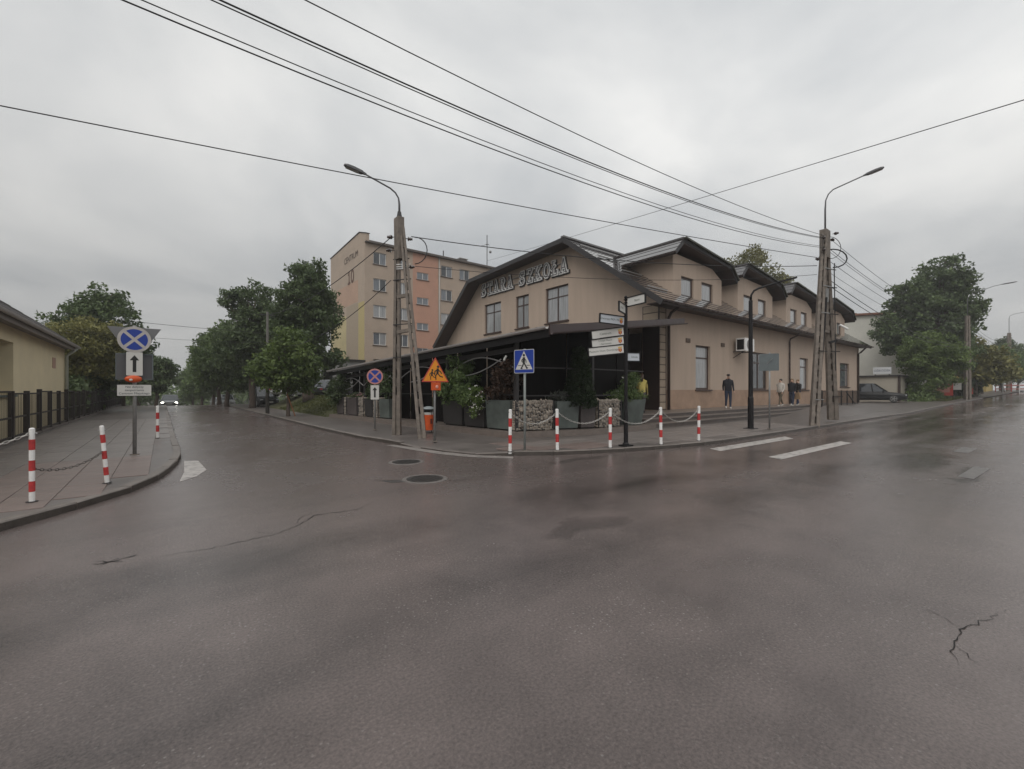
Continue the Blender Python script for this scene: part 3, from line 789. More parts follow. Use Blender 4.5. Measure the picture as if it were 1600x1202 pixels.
# ================================================================== TERRACE OF THE RESTAURANT
FRONT = [(7.58, 25.6), (8.80, 10.95), (10.26, 10.55), (11.84, 10.12), (13.26, 10.12), (14.75, 10.12)]
mb = MB()
out = [(7.3, 25.7), (8.52, 10.75), (10.15, 10.28), (11.8, 9.84), (14.98, 9.84), (14.98, 12.6), (19.55, 12.6), (19.55, 25.7)]
mb.prism([(x, y, .02) for x, y in out], (0, 0, .25)); structure('terrace_base', mb, STEP)
per = thing('pergola', 'dark lean-to terrace canopy with steel arches along the side street', 'pergola', (8.8, 11, .27))
A, B_ = Vector((7.30, 25.7, 2.70)), Vector((8.72, 9.25, 3.45))
C_, D_ = Vector((19.5, 11.75, 5.05)), Vector((19.5, 27.5, 5.35))
ROOFD = mat('dark_roof_sheet', (0.022, 0.018, 0.018), 0.75, ns=5, na=0.3)
mb = MB(); mb.prism([A, B_, Vector((20.2, 11.75, 5.12)), Vector((20.2, 12.66, 5.2)), Vector((19.56, 12.66, 5.12)), D_ + Vector((0.06, 0, 0))], (0, 0, -.07)); mb.build('roof', ROOFD, per, world=True)
nb = 15
for k in range(nb):                                   # standing seams
    t = (k + .5) / nb; p = A.lerp(B_, t); q = D_.lerp(Vector((19.5, 12.7, 5.12)), t)
    mb = MB(); mb.bar(p + Vector((.05, 0, .03)), q + Vector((0, 0, .03)), .05, .06); mb.build('roof_seam', ROOFD, per, world=True)
gutter(per, A + Vector((-.08, 0, -.0)), B_ + Vector((-.08, 0, 0)), .085, GUTM)
mb = MB(); mb.bar(A + Vector((.02, 0, -.2)), B_ + Vector((.02, 0, -.2)), .05, .2); mb.build('front_fascia', BLACK, per, world=True)
E_ = Vector((20.2, 11.72, 5.12))
mb = MB(); mb.bar(B_ + Vector((0, -.03, -.10)), E_ + Vector((0, -.03, -.10)), .05, .29); mb.build('side_fascia', FASC, per, world=True)
gutter(per, E_ + Vector((.1, -.12, -.19)), B_ + Vector((0, -.12, -.19)), .06, FASC)
def fr(y): return 7.58 + 1.22 * (25.6 - y) / 14.65
posts = [25.4, 22.1, 18.7, 14.85, 11.05]
for y in posts:
    zt = 2.70 + .75 * (25.7 - y) / 16.45 - .3
    mb = MB(); mb.box(fr(y) + .10, fr(y) + .2, y - .05, y + .05, .27, zt); mb.build('post', DARKM, per, world=True)
for (a, b) in zip(posts, posts[1:]):
    za = 2.70 + .75 * (25.7 - a) / 16.45 - .44; zb = 2.70 + .75 * (25.7 - b) / 16.45 - .44
    pa, pb = Vector((fr(a) + .12, a - .06, za)), Vector((fr(b) + .12, b + .06, zb))
    mb = MB(); mb.bar(pa, pb, .06, .15); mb.build('beam', DARKM, per, world=True)
    n = 16
    mb = MB(); mb.tube([pa.lerp(pb, i / n) + Vector((-.03, 0, -.58 + .48 * math.sin(math.pi * i / n))) for i in range(n + 1)], .022, 6); mb.build('arch', STEEL, per, world=True, smooth=True)
    mb = MB(); mb.tube([pa.lerp(pb, .30 + .54 * i / n) + Vector((-.02, 0, -.68 + .42 * (i / n) ** 2)) for i in range(n + 1)], .02, 6); mb.build('arch', STEEL, per, world=True, smooth=True)
    mb = MB(); mb.bar(pa + Vector((.0, 0, -za + 1.45)), pb + Vector((.0, 0, -zb + 1.45)), .03, .03); mb.build('rail', DARKM, per, world=True)
SCREEN = mat('dark_terrace_interior', (0.005, 0.004, 0.004), 0.6, spec=.08, ns=3, na=0.5, stretch=(9, 9, .4))  # near-black panels put the shade of the terrace interior into colour
def interior_panels(p, q, z0, z1):
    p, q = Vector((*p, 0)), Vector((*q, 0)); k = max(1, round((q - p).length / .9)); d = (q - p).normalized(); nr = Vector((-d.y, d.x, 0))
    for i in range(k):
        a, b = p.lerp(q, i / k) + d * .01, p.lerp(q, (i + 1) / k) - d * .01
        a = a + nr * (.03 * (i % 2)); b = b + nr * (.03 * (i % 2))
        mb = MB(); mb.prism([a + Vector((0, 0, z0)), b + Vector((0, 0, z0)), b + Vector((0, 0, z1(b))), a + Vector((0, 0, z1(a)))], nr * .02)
        mb.build('dark_interior_panel', SCREEN, per, world=True)
def ztop(p):                                          # underside of the lean-to roof
    t = max(0, min(1, (25.7 - p.y) / 16.45)); xf = fr(p.y) if p.y > 9.2 else 8.7
    za = 2.70 + .75 * t
    return za + (p.x - xf) * (5.15 - za) / (19.5 - xf) - .10
interior_panels((8.5, 25.4), (9.55, 11.5), .27, ztop)
interior_panels((9.55, 11.5), (12.2, 10.85), .27, ztop); interior_panels((12.2, 10.85), (15.0, 11.1), .27, ztop); interior_panels((15.0, 11.1), (16.6, 12.4), .27, ztop)
for z in (1.42, 2.35):
    mb = MB(); mb.bar((8.95, 10.98, z), (11.9, 10.3, z), .04, .04); mb.bar((11.9, 10.3, z), (15.0, 10.45, z), .04, .04); mb.build('rail', DARKM, per, world=True)
for (x, y) in ((8.93, 10.98), (11.85, 10.35)):
    p = Vector((x, y, 0)); mb = MB(); mb.box(x - .05, x + .05, y - .05, y + .05, .27, ztop(p)); mb.build('post', DARKM, per, world=True)
LAMPW = mat('terrace_lamp_white', (.5, .5, .47), .4)
mb = MB(); mb.tube([(8.75, 11.3, 2.72), (8.68, 11.3, 2.62), (8.62, 11.25, 2.55)], .035, 8); mb.build('lamp', LAMPW, per, world=True)

# planters and gabions along the terrace edge
P_GREEN = mat('green_grey_planter', (0.085, 0.10, 0.092), 0.42, ns=2.2, na=0.35, bump=.1, bs=20)
P_BROWN = mat('brown_grey_planter', (0.075, 0.062, 0.06), 0.42, ns=2.2, na=0.3)
P_DARK = mat('dark_planter', (0.03, 0.028, 0.028), 0.38, ns=2.5, na=0.3)
PLANTERS = []
def planter(p, q, depth, h, m, label, taper=.04):
    p, q = Vector((*p, 0)), Vector((*q, 0)); d = (q - p).normalized(); nr = Vector((-d.y, d.x, 0)); c = (p + q) / 2 + nr * depth / 2; L = (q - p).length
    t = thing('planter', label, 'planter', (c.x, c.y, .27), math.atan2(d.y, d.x), 'planters along the terrace edge')
    mb = MB(); hl, hd = L / 2 - .02, depth / 2
    b = [(-hl + taper, -hd + taper, .05), (hl - taper, -hd + taper, .05), (hl - taper, hd, .05), (-hl + taper, hd, .05)]; tp = [(-hl, -hd, h), (hl, -hd, h), (hl, hd, h), (-hl, hd, h)]
    inn = [(-hl + .05, -hd + .05, h), (hl - .05, -hd + .05, h), (hl - .05, hd - .05, h), (-hl + .05, hd - .05, h)]; il = [(x, y, h - .08) for x, y, z in inn]
    mb.add(b + tp + inn + il, [(0, 1, 5, 4), (1, 2, 6, 5), (2, 3, 7, 6), (3, 0, 4, 7), (3, 2, 1, 0)] + [(4 + i, 4 + (i + 1) % 4, 8 + (i + 1) % 4, 8 + i) for i in range(4)] + [(8 + i, 8 + (i + 1) % 4, 12 + (i + 1) % 4, 12 + i) for i in range(4)])
    mb.build('body', m, t)
    mb = MB(); mb.flat([(-hl + .05, -hd + .05, h - .06), (hl - .05, -hd + .05, h - .06), (hl - .05, hd - .05, h - .06), (-hl + .05, hd - .05, h - .06)]); mb.build('soil', SOIL, t)
    mb = MB(); mb.box(-hl + .08, hl - .08, -hd + .1, hd - .1, 0, .052); mb.build('foot', BLACK, t)
    PLANTERS.append((c.x, c.y, .27 + h, L)); return t
STONE = mat('gabion_stone', (0.13, 0.10, 0.08), 0.7, ns=8, na=0.45, col2=(0.46, 0.40, 0.33))
def gabion(p, q, depth, h, label, ss=.10):
    p, q = Vector((*p, 0)), Vector((*q, 0)); d = (q - p).normalized(); nr = Vector((-d.y, d.x, 0)); c = (p + q) / 2 + nr * depth / 2; L = (q - p).length
    t = thing('gabion', label, 'gabion', (c.x, c.y, .27), math.atan2(d.y, d.x), 'stone gabions along the terrace edge')
    hl, hd = L / 2 - .02, depth / 2
    mb = MB(); mb.box(-hl + .06, hl - .06, -hd + .07, hd - .02, .06, h - .05); mb.build('core', SOIL, t)
    mb = MB(); rr = random.Random(int(p.x * 100))
    ico = [(0, 0, 1)] + [(.894 * math.cos(R(72 * k)), .894 * math.sin(R(72 * k)), .447) for k in range(5)] + [(.894 * math.cos(R(72 * k + 36)), .894 * math.sin(R(72 * k + 36)), -.447) for k in range(5)] + [(0, 0, -1)]
    fc = [(0, 1 + k, 1 + (k + 1) % 5) for k in range(5)] + [(1 + k, 6 + k, 1 + (k + 1) % 5) for k in range(5)] + [(1 + (k + 1) % 5, 6 + k, 6 + (k + 1) % 5) for k in range(5)] + [(11, 6 + (k + 1) % 5, 6 + k) for k in range(5)]
    z = .07
    def stone(x, y, zc, s):
        a, b, cc = (s * rr.uniform(.42, .72) for _ in range(3)); 
        ro = Matrix.Rotation(rr.uniform(0, 6.3), 3, 'Z') @ Matrix.Rotation(rr.uniform(0, 6.3), 3, 'X')
        V = []
        for v in ico:
            w = ro @ Vector(v) * rr.uniform(.8, 1.15)
            V.append((x + w.x * a, y + w.y * b * .8, zc + w.z * cc))
        mb.add(V, fc)
    while z < h - .02:
        x = -hl + .05
        while x < hl - .02:
            stone(x + rr.uniform(-.01, .01), -hd + .06 + rr.uniform(-.02, .02), z + rr.uniform(-.035, .035), ss * rr.uniform(.7, 1.35)); x += ss * rr.uniform(.75, 1.15)
        y = -hd + .1
        while y < hd:
            for sx in (-hl + .04, hl - .04): stone(sx, y, z, ss)
            y += ss * .95
        z += ss * .8
    for i in range(int(L / ss)):
        for j in range(int(depth / ss)): stone(-hl + ss * i + .05, -hd + ss * j + .05, h - .04, ss)
    o = mb.build('stones', STONE, t); o['kind'] = 'stuff'
    mb = MB(); kx = int(L / .1)
    for i in range(kx + 1): x = -hl + 2 * hl * i / kx; mb.bar((x, -hd, .05), (x, -hd, h), .006, .006)
    for i in range(8): zz = .05 + (h - .05) * i / 7; mb.bar((-hl, -hd - .004, zz), (hl, -hd - .004, zz), .006, .006)
    o = mb.build('wire_mesh', GALV, t); o['kind'] = 'stuff'
    mb = MB()
    for sx in (-hl, hl): mb.box(sx - .015, sx + .015, -hd - .012, -hd + .02, .03, h)
    mb.build('frame', DARKM, t)
def on(y): return (fr(y), y)
planter(on(25.44), on(24.46), .6, .93, P_BROWN, 'brown-grey planter at the far end of the terrace by the grass bank')
gabion(on(24.44), on(24.0), .5, .95, 'narrow stone gabion nearest the far end of the terrace')
planter(on(23.98), on(22.75), .6, .95, P_BROWN, 'brown planter holding pink flowers behind the no-stopping sign', .02)
gabion(on(22.6), on(21.9), .5, .97, 'pale stone gabion just left of the no-stopping sign')
planter(on(21.86), on(21.0), .6, .92, P_DARK, 'dark planter directly behind the arrow plate of the small no-stopping sign')
gabion(on(20.96), on(20.35), .5, .97, 'narrow stone gabion directly behind the small no-stopping sign pole')
planter(on(20.3), on(19.25), .6, .92, P_GREEN, 'grey-green planter just left of the split concrete pole')
planter(on(15.0), on(13.72), .62, .92, P_DARK, 'dark planter behind the school warning sign, under the leaning green shrub')
planter(on(13.66), on(12.46), .62, .92, P_DARK, 'dark planter with trailing white-flowered plant over its front')
planter(on(12.40), on(11.14), .62, 1.0, P_GREEN, 'pale green-grey planter left of the pedestrian crossing sign')
gabion((8.82, 10.93), (10.2, 10.57), .5, .98, 'wide stone gabion behind the pedestrian crossing sign')
planter((10.28, 10.53), (11.15, 10.29), .7, .96, P_GREEN, 'green-grey planter under the conical thuja, left facet')
planter((11.17, 10.28), (11.82, 10.13), .7, .94, P_BROWN, 'brown-grey planter between the thuja and the right gabion')
gabion((11.9, 10.12), (13.2, 10.12), .5, .98, 'wide stone gabion left of the black fingerpost')
# faceted pot by the entrance
pot = thing('planter', 'large faceted grey-green pot beside the entrance steps', 'planter', (14.25, 10.6, .27), 0, 'planters along the terrace edge')
mb = MB(); n = 8
V = [(.5 * math.cos(R(45 * k + 22)), .5 * math.sin(R(45 * k + 22)), 0.02) for k in range(n)] + [(.68 * math.cos(R(45 * k + 22)), .68 * math.sin(R(45 * k + 22)), .98) for k in range(n)] + [(.62 * math.cos(R(45 * k + 22)), .62 * math.sin(R(45 * k + 22)), .98) for k in range(n)] + [(.6 * math.cos(R(45 * k + 22)), .6 * math.sin(R(45 * k + 22)), .9) for k in range(n)]
mb.add(V, [(k, (k + 1) % n, n + (k + 1) % n, n + k) for k in range(n)] + [(n + k, n + (k + 1) % n, 2 * n + (k + 1) % n, 2 * n + k) for k in range(n)] + [(2 * n + k, 2 * n + (k + 1) % n, 3 * n + (k + 1) % n, 3 * n + k) for k in range(n)])
mb.build('body', P_GREEN, pot)
mb = MB(); mb.add([v for v in V[3 * n:]], [tuple(range(n))]); mb.build('soil', SOIL, pot)

# ================================================================== APARTMENT BLOCK
AY = 45.5; AX = 16.5
apt = thing('apartment_block', 'five-storey pastel apartment block with CENTRUM 10 on its end wall', 'building', (AX, AY, 0))
AP_B = mat('apartment_beige', (0.42, 0.335, 0.265), 0.85, ns=.7, na=.08)
AP_O = mat('apartment_orange', (0.48, 0.275, 0.20), 0.85, ns=.7, na=.08)
AP_Y = mat('apartment_yellow', (0.50, 0.425, 0.24), 0.85, ns=.6, na=.10)
AP_P = mat('apartment_pink', (0.46, 0.31, 0.23), 0.85, ns=.6, na=.08)
PA = lambda u, v, n=0: Vector((u, AY - n, v)); PL = lambda u, v, n=0: Vector((AX - n, u, v))
cols = [(17.42, 18.85), (20.1, 21.4), (25.55, 27.05), (28.07, 29.5), (31.0, 32.4)]
rowz = [(15.02, 16.3), (12.2, 13.5), (9.36, 10.68), (6.42, 7.76), (3.6, 4.9)]
mb = MB()
holes = lambda us: [rect(a, b, z0, z1) for a, b in us for z0, z1 in rowz]
wall_face(mb, PA, rect(AX, 21.95, 0, 17.1), holes(cols[:2]), .18)
wall_face(mb, PA, rect(25.15, 44, 0, 17.1), holes(cols[2:]), .18)
mb.flat([PL(AY, 0), PL(57.4, 0), PL(57.4, 18.1), PL(47, 18.55), PL(AY, 17.95)])
mb.flat([(AX, 57.4, 0), (44, 57.4, 0), (44, 57.4, 17.1), (AX, 57.4, 17.1)]); mb.flat([(44, AY, 0), (44, 57.4, 0), (44, 57.4, 17.1), (44, AY, 17.1)])
mb.build('wall', AP_B, apt, world=True)
mb = MB(); stair = [(22.45, 23.9)]; srow = [(14.2, 15.0), (11.36, 12.15), (8.45, 9.25), (5.6, 6.4)]
wall_face(mb, PA, rect(21.95, 25.15, 0, 16.4), [rect(a, b, z0, z1) for a, b in stair for z0, z1 in srow], .12)
mb.flat([PA(21.95, 16.4), PA(25.15, 16.4), PA(25.15, 17.1), PA(21.95, 17.1)])
mb.build('stair_panel', AP_O, apt, world=True)
for a, b in cols:
    for k, (z0, z1) in enumerate(rowz[:4]): window(apt, PA, a, b, z0, z1, .13, WPVC, [CURT_D, GLASS, CURT_D, CURT][(k * 3 + int(a)) % 4:][:2] or CURT_D, 2, (), .07, sill_m=mat('sill_brown', (.10, .07, .06), .5))
for z0, z1 in srow: window(apt, PA, *stair[0], z0, z1, .09, WPVC, CURT_D, 2, (), .06, sill_m=mat('sill_brown', (.1, .07, .06), .5))
mb = MB(); mb.box(AX + .02, 44, AY - .35, AY + .05, 17.1, 17.32); mb.build('eave_board', mat('eave_grey', (.10, .085, .075), .6), apt, world=True)
mb = MB(); mb.box(AX + .01, 44, AY, 57.4, 17.12, 17.3); mb.build('roof', DARKM, apt, world=True)
mb = MB(); mb.prism([PL(AY - .36, 17.2, .006), PL(AY - .36, 17.95, .006), PL(47, 18.5, .006), PL(57.4, 18.1, .006), PL(57.4, 17.3, .006)], (.35, 0, 0)); mb.build('parapet', AP_B, apt, world=True)
mb = MB(); mb.bar(PL(AY - .42, 17.98, -.17), PL(47, 18.58, -.17), .5, .07); mb.bar(PL(47, 18.58, -.17), PL(57.5, 18.15, -.17), .5, .07); mb.build('parapet_cap', DARKM, apt, world=True)
downpipe(apt, [(25.3, AY - .08, 17.1), (25.3, AY - .08, 1)], .06, mat('pipe_grey', (.4, .39, .37), .5))
# painted bands on the end wall
def panel(name, m, y0, y1, z0, z1, n=.006):
    mb = MB(); mb.box(AX - n, AX - .001, y0, y1, z0, z1); mb.build(name, m, apt, world=True)
panel('painted_band', AP_P, 47.5, 55, 11.2, 13.6); panel('painted_band', AP_Y, 51.4, 57.38, .5, 10.2); panel('painted_band', mat('apartment_light_yellow', (0.47, 0.385, 0.19), .85), 45.6, 47.4, .5, 11.0, .008)
panel('painted_band', mat('apartment_tan', (0.37, .30, .225), .85), 47.45, 51.35, .5, 11.1)
SGN = mat('wall_lettering', (0.05, 0.035, 0.03), .8)
lettering('CENTRUM', 1.0, SGN, apt, Matrix.Translation((-.02, 49.8 - AY, 16.45)) @ basis((0, -1, 0), (-1, 0, 0)), spacing=1.0)
NUM = mat('wall_number', (0.13, 0.075, 0.055), .8)
for y0, L in ((50.75, [[(.35, 0), (.35, 1.35)], [(.35, 1.3), (.1, 1.1)], [(.05, .06), (.65, .06)]]), (49.75, [[(.45 + .38 * math.cos(R(20 * k)), .68 + .64 * math.sin(R(20 * k))) for k in range(19)]])):
    mb = MB(); strokes(mb, L, lambda u, v, n: Vector((AX - n, y0 - u, 13.65 + v)), .24, .002, .02, 0); mb.build('numeral', NUM, apt, world=True)
mb = MB(); mb.box(29.1, 30.1, 47, 48, 17.3, 18.1); mb.box(29.0, 30.2, 46.9, 48.1, 18.1, 18.2); mb.build('chimney', CONC, apt, world=True)
mb = MB(); mb.tube([(26.7, 47, 17.3), (26.7, 47, 18.6)], .06, 6); mb.build('roof_vent', DARKM, apt, world=True)
an = thing('antenna', 'thin mast antenna with crossbars on the apartment roof', 'antenna', (32.5, 46, 17.3))
mb = MB(); mb.tube([(0, 0, 0), (0, 0, 4.2)], .05, 6); mb.build('mast', DARKM, an)
mb = MB(); mb.tube([(-1.0, 0, 2.6), (.3, 0, 3.1)], .025, 5); mb.tube([(-.2, 0, 3.0), (.4, 0, 3.0)], .025, 5); mb.build('crossbar', DARKM, an)
mb = MB(); mb.sphere((.45, -.1, 2.1), .18, 8, 5); mb.build('dish', GALV, an)
porch = thing('porch', 'small flat-roofed white porch at the foot of the apartment end wall', 'porch', (14.6, 47, 0))
mb = MB(); mb.box(13.4, 16.45, 45.4, 50, 0.6, 4.6); mb.build('wall', mat('porch_white', (.33, .325, .32), .7, ns=2, na=.1), porch, world=True)
mb = MB(); mb.box(13.1, 16.45, 45.1, 50.2, 4.6, 4.75); mb.build('roof', DARKM, porch, world=True)
mb = MB(); mb.box(13.35, 13.399, 46, 49, 1, 4.1); mb.build('doorway', BLACK, porch, world=True)

# ================================================================== YELLOW HOUSE (left), GARAGE AND WHITE HOUSE (right)
HX = -3.95
hs = thing('yellow_house', 'low yellow rendered house with grey pitched roof behind the left fence', 'house', (HX, 25, 0))
HY = mat('yellow_render', (0.70, 0.60, 0.40), 0.85, ns=.9, na=.07, bump=.1, bs=100)
PH = lambda u, v, n=0: Vector((HX + n, u, v))
mb = MB(); hw = rect(19.3, 22.0, 1.45, 3.2)
wall_face(mb, PH, rect(8, 31.8, 0, 3.95), [hw], .45)
mb.flat([(HX, 31.8, 0), (HX - 5.4, 31.8, 0), (HX - 5.4, 31.8, 3.95), (HX - 2.7, 31.8, 6.0), (HX, 31.8, 3.95)])
mb.flat([(HX, 8, 0), (HX - 5.4, 8, 0), (HX - 5.4, 8, 3.95), (HX - 2.7, 8, 6.0), (HX, 8, 3.95)])
mb.build('wall', HY, hs, world=True)
window(hs, PH, 19.3, 22.0, 1.45, 3.2, .40, mat('green_grey_frame', (.13, .16, .15), .5), GLASS, 3, (.6,), .08)
mb = MB()
rp = [(HX + .42, 3.92), (HX - 2.7, 6.28), (HX - 5.8, 3.92)]
mb.prism([(x, 7.6, z) for x, z in rp] + [(x, 7.6, z - .14) for x, z in reversed(rp)], (0, 24.5, 0)); rfh = mb.build('roof', mat('grey_roof_sheet', (.085, .072, .07), .45, ns=3, na=.25), hs, world=True)
courses(rfh, (HX + .43, 7.6, 3.92), (HX + .43, 32.1, 3.92), (HX - 2.7, 7.6, 6.29), 8, mat('grey_roof_tile', (.075, .064, .063), .42, ns=5, na=.25, vary=.12))
mb = MB(); mb.bar((HX + .42, 32.13, 3.84), (HX - 2.7, 32.13, 6.2), .04, .2); mb.build('barge_board', DARKM, rfh, world=True)
gutter(hs, (HX + .48, 7.6, 3.86), (HX + .48, 32.2, 3.86), .09, GUTM)
mb = MB(); mb.box(HX + .002, HX + .36, 8, 31.9, 3.70, 3.76); mb.box(HX + .36, HX + .40, 8, 31.9, 3.62, 3.84); mb.build('soffit', mat('soffit_grey', (.19, .165, .15), .6), hs, world=True)
downpipe(hs, [(HX + .48, 31.6, 3.76), (HX + .3, 31.6, 3.55), (HX + .1, 31.6, 3.35), (HX + .1, 31.6, .1)], .07, mat('pipe_pale', (.33, .345, .30), .5))
mb = MB(); mb.box(HX + .001, HX + .02, 28.6, 29.3, 2.62, 3.1); mb.build('wall_plate', mat('faded_pink_plate', (.42, .26, .2), .7), hs, world=True)

ga = thing('garage', 'low flat-roofed cream garage beside the parked black car', 'garage', (60, 10.7, .35))
mb = MB(); mb.box(60, 67, 10.75, 22, .2, 3.05); mb.build('wall', mat('cream_render', (.38, .345, .285), .85, ns=.8, na=.08), ga, world=True)
mb = MB(); mb.box(59.8, 67.2, 10.5, 22.2, 3.05, 3.2); mb.build('roof', DARKM, ga, world=True)
mb = MB(); mb.box(59.95, 60.6, 10.62, 10.74, .3, 3.05); mb.build('corner_pipe', BROWN, ga, world=True)
bd = thing('signboard', 'white board lettered OŚRODEK on the garage roof edge', 'sign', (61, 12.0, 3.2))
mb = MB(); mb.box(61, 61.06, 11.45, 13.0, 3.35, 4.1); mb.build('board', mat('board_white', (.55, .56, .57), .5), bd, world=True)
for y in (11.6, 12.8):
    mb = MB(); mb.box(61.07, 61.13, y, y + .06, 3.2, 4.1); mb.build('post', DARKM, bd, world=True)
lettering('OŚRODEK', .30, mat('board_ink', (.05, .07, .12), .6), bd, Matrix.Translation((-.006, .22, .52)) @ basis((0, -1, 0), (-1, 0, 0)))
wh = thing('white_house', 'pale grey-white house gable with red tiled roof behind the garage', 'house', (75, 16, .5))
mb = MB(); mb.flat([(75, 11.5, .3), (75, 27, .3), (75, 27, 8.3), (75, 19.2, 11.9), (75, 11.5, 11.4)])
mb.flat([(75, 11.5, .3), (90, 11.5, .3), (90, 11.5, 11.4), (75, 11.5, 11.4)]); mb.flat([(75, 27, .3), (90, 27, .3), (90, 27, 8.3), (75, 27, 8.3)])
mb.build('wall', mat('off_white_render', (.62, .61, .55), .85, ns=.5, na=.08), wh, world=True)
mb = MB(); wp = [(11.2, 11.45), (19.2, 12.0), (27.6, 8.05)]
mb.prism([(74.6, y, z) for y, z in wp] + [(74.6, y, z + .25) for y, z in reversed(wp)], (16, 0, 0)); mb.build('roof', mat('red_roof_tile', (.20, .085, .05), .6, ns=2, na=.3), wh, world=True)
mb = MB(); mb.box(80, 81, 19, 20, 11.8, 13); mb.build('chimney', mat('red_brick', (.22, .09, .06), .8), wh, world=True)
yh = thing('yellow_house', 'distant yellow house glimpsed below the trees along the main street', 'house', (118, 8.5, 1.3))
mb = MB(); mb.box(-4, 8, 0, 7, 0, 3.4); mb.build('wall', mat('far_yellow', (.5, .38, .14), .8), yh)
mb = MB(); mb.prism([(-4.4, -.4, 3.4), (-4.4, 7.4, 3.4), (-4.4, 3.5, 5.8)], (12.8, 0, 0)); mb.build('roof', mat('red_roof_tile', (.2, .085, .05), .6), yh)
mb = MB(); mb.box(-4.03, -3.99, 2, 3.2, 1, 2.2); mb.build('window', GLASS, yh)
# ================================================================== PLANTS
LEAF_D = leaf_mat('leaf_dark', (0.038, 0.062, 0.028), (0.148, 0.200, 0.084))
LEAF_M = leaf_mat('leaf_mid', (0.052, 0.089, 0.032), (0.179, 0.244, 0.084))
LEAF_L = leaf_mat('leaf_light', (0.062, 0.103, 0.030), (0.193, 0.261, 0.076))
LEAF_Y = leaf_mat('leaf_yellow_green', (0.097, 0.103, 0.036), (0.262, 0.248, 0.090))
LEAF_B = leaf_mat('leaf_brown_red', (0.035, 0.02, 0.012), (0.085, 0.045, 0.028), 3)
LEAF_T = leaf_mat('thuja', (0.012, 0.022, 0.009), (0.03, 0.05, 0.018), 3)
FLOWER = mat('white_flowers', (0.6, 0.58, 0.55), .6); PINKF = mat('pink_flowers', (0.5, .28, .28), .6)

def leaf_mesh(name, clumps, per, sigma, L, m, droop=0.2, aspect=.5, seed=1):
    """leaf-sized quads scattered round clump centres (array n x 3)"""
    g = np.random.default_rng(seed)
    C = np.repeat(np.asarray(clumps, float), per, axis=0); n = len(C)
    off = np.clip(g.normal(size=(n, 3)), -1.7, 1.7) * np.array([sigma, sigma, sigma * .62])
    P = C + off
    d = g.normal(size=(n, 3)); d[:, 2] -= droop; d /= np.linalg.norm(d, axis=1)[:, None]
    up = g.normal(size=(n, 3)) * .8; up[:, 2] += 1.0
    s = np.cross(d, up); s /= np.linalg.norm(s, axis=1)[:, None] + 1e-9
    ln = (L * g.uniform(.6, 1.35, n))[:, None]
    a = P - d * ln * .5; b = P + s * ln * aspect * .5; c = P + d * ln * .5; e = P - s * ln * aspect * .5
    V = np.stack([a, b, c, e], axis=1).reshape(-1, 3)
    me = bpy.data.meshes.new(name)
    me.vertices.add(4 * n); me.vertices.foreach_set('co', V.astype(np.float32).ravel())
    me.loops.add(4 * n); me.loops.foreach_set('vertex_index', np.arange(4 * n, dtype=np.int32))
    me.polygons.add(n); me.polygons.foreach_set('loop_start', np.arange(0, 4 * n, 4, dtype=np.int32))
    me.materials.append(m); me.update(calc_edges=True); me.validate()
    return me
def clump_points(blobs, n, seed, inner=.35):
    """clump centres biased to the outside of a union of ellipsoids [(cx,cy,cz,rx,ry,rz), ...]"""
    g = np.random.default_rng(seed); out = []
    vol = np.array([b[3] * b[4] * b[5] for b in blobs]) ** .75; vol = vol / vol.sum()
    for b, w in zip(blobs, vol):
        k = max(4, int(n * w)); d = g.normal(size=(k, 3)); d /= np.linalg.norm(d, axis=1)[:, None]
        r = g.uniform(inner ** 2, 1, k) ** .5 * g.uniform(.86, 1.1, k)
        out.append(np.array(b[:3]) + d * r[:, None] * np.array(b[3:]))
    return np.concatenate(out)
def limbs(mb, base, top, r0, blobs, seed, nl=6):
    rr = random.Random(seed); base, top = Vector(base), Vector(top)
    pts = [base.lerp(top, t) + Vector((rr.gauss(0, .04), rr.gauss(0, .04), 0)) * (t > 0) * (top - base).length * .3 for t in (0, .06, .25, .5, .75, 1)]
    mb.tube(pts, [r0 * 1.35, r0 * 1.05, r0 * .92, r0 * .78, r0 * .55, r0 * .22], 10)
    for k in range(nl):
        b = blobs[k % len(blobs)]; t = rr.uniform(.38, .9); p = base.lerp(top, t)
        e = Vector(b[:3]) + Vector((rr.uniform(-.75, .75) * b[3], rr.uniform(-.75, .75) * b[4], rr.uniform(-.2, .8) * b[5]))
        q = p.lerp(e, .5) + Vector((0, 0, (e - p).length * .08))
        mb.tube([p, q, e], [r0 * .42, r0 * .24, r0 * .06], 6)
def tree(name, label, loc, blobs, n, per, sig, L, m, trunk_r=.2, trunk_top=None, group=None, seed=1, base_lean=(0, 0), cat='tree', nl=6, aspect=.55):
    t = thing(name, label, cat, loc, 0, group)
    top = trunk_top or (blobs[0][0], blobs[0][1], blobs[0][2] + blobs[0][5] * .6)
    mb = MB(); limbs(mb, (base_lean[0], base_lean[1], -.15), top, trunk_r, blobs, seed, nl); mb.build('trunk', BARK, t, smooth=True)
    obj('crown', leaf_mesh('crown', clump_points(blobs, n, seed), per, sig, L, m, seed=seed, aspect=aspect), t)
    return t
GR_R = 'trees lining the side street'; GR_B = 'trees beside the main street'
BIGB = [(-.2, 0, 7.6, 2.3, 2.3, 2.3), (-1.0, .9, 5.8, 1.8, 1.8, 2.0), (.75, -.4, 6.6, 1.6, 1.6, 2.0), (.1, -.5, 9.0, 1.6, 1.6, 1.5), (-.3, 0, 4.0, 1.6, 1.6, 1.5), (1.0, -.5, 3.2, 1.3, 1.3, 1.1)]
tree('broadleaf_tree', 'tall dark tree with thick trunk on the grass bank beside the apartments', (8.8, 36.2, .95), BIGB, 330, 84, .27, .25, LEAF_D, .36, (0.1, 0, 8.0), GR_R, 3, nl=9)
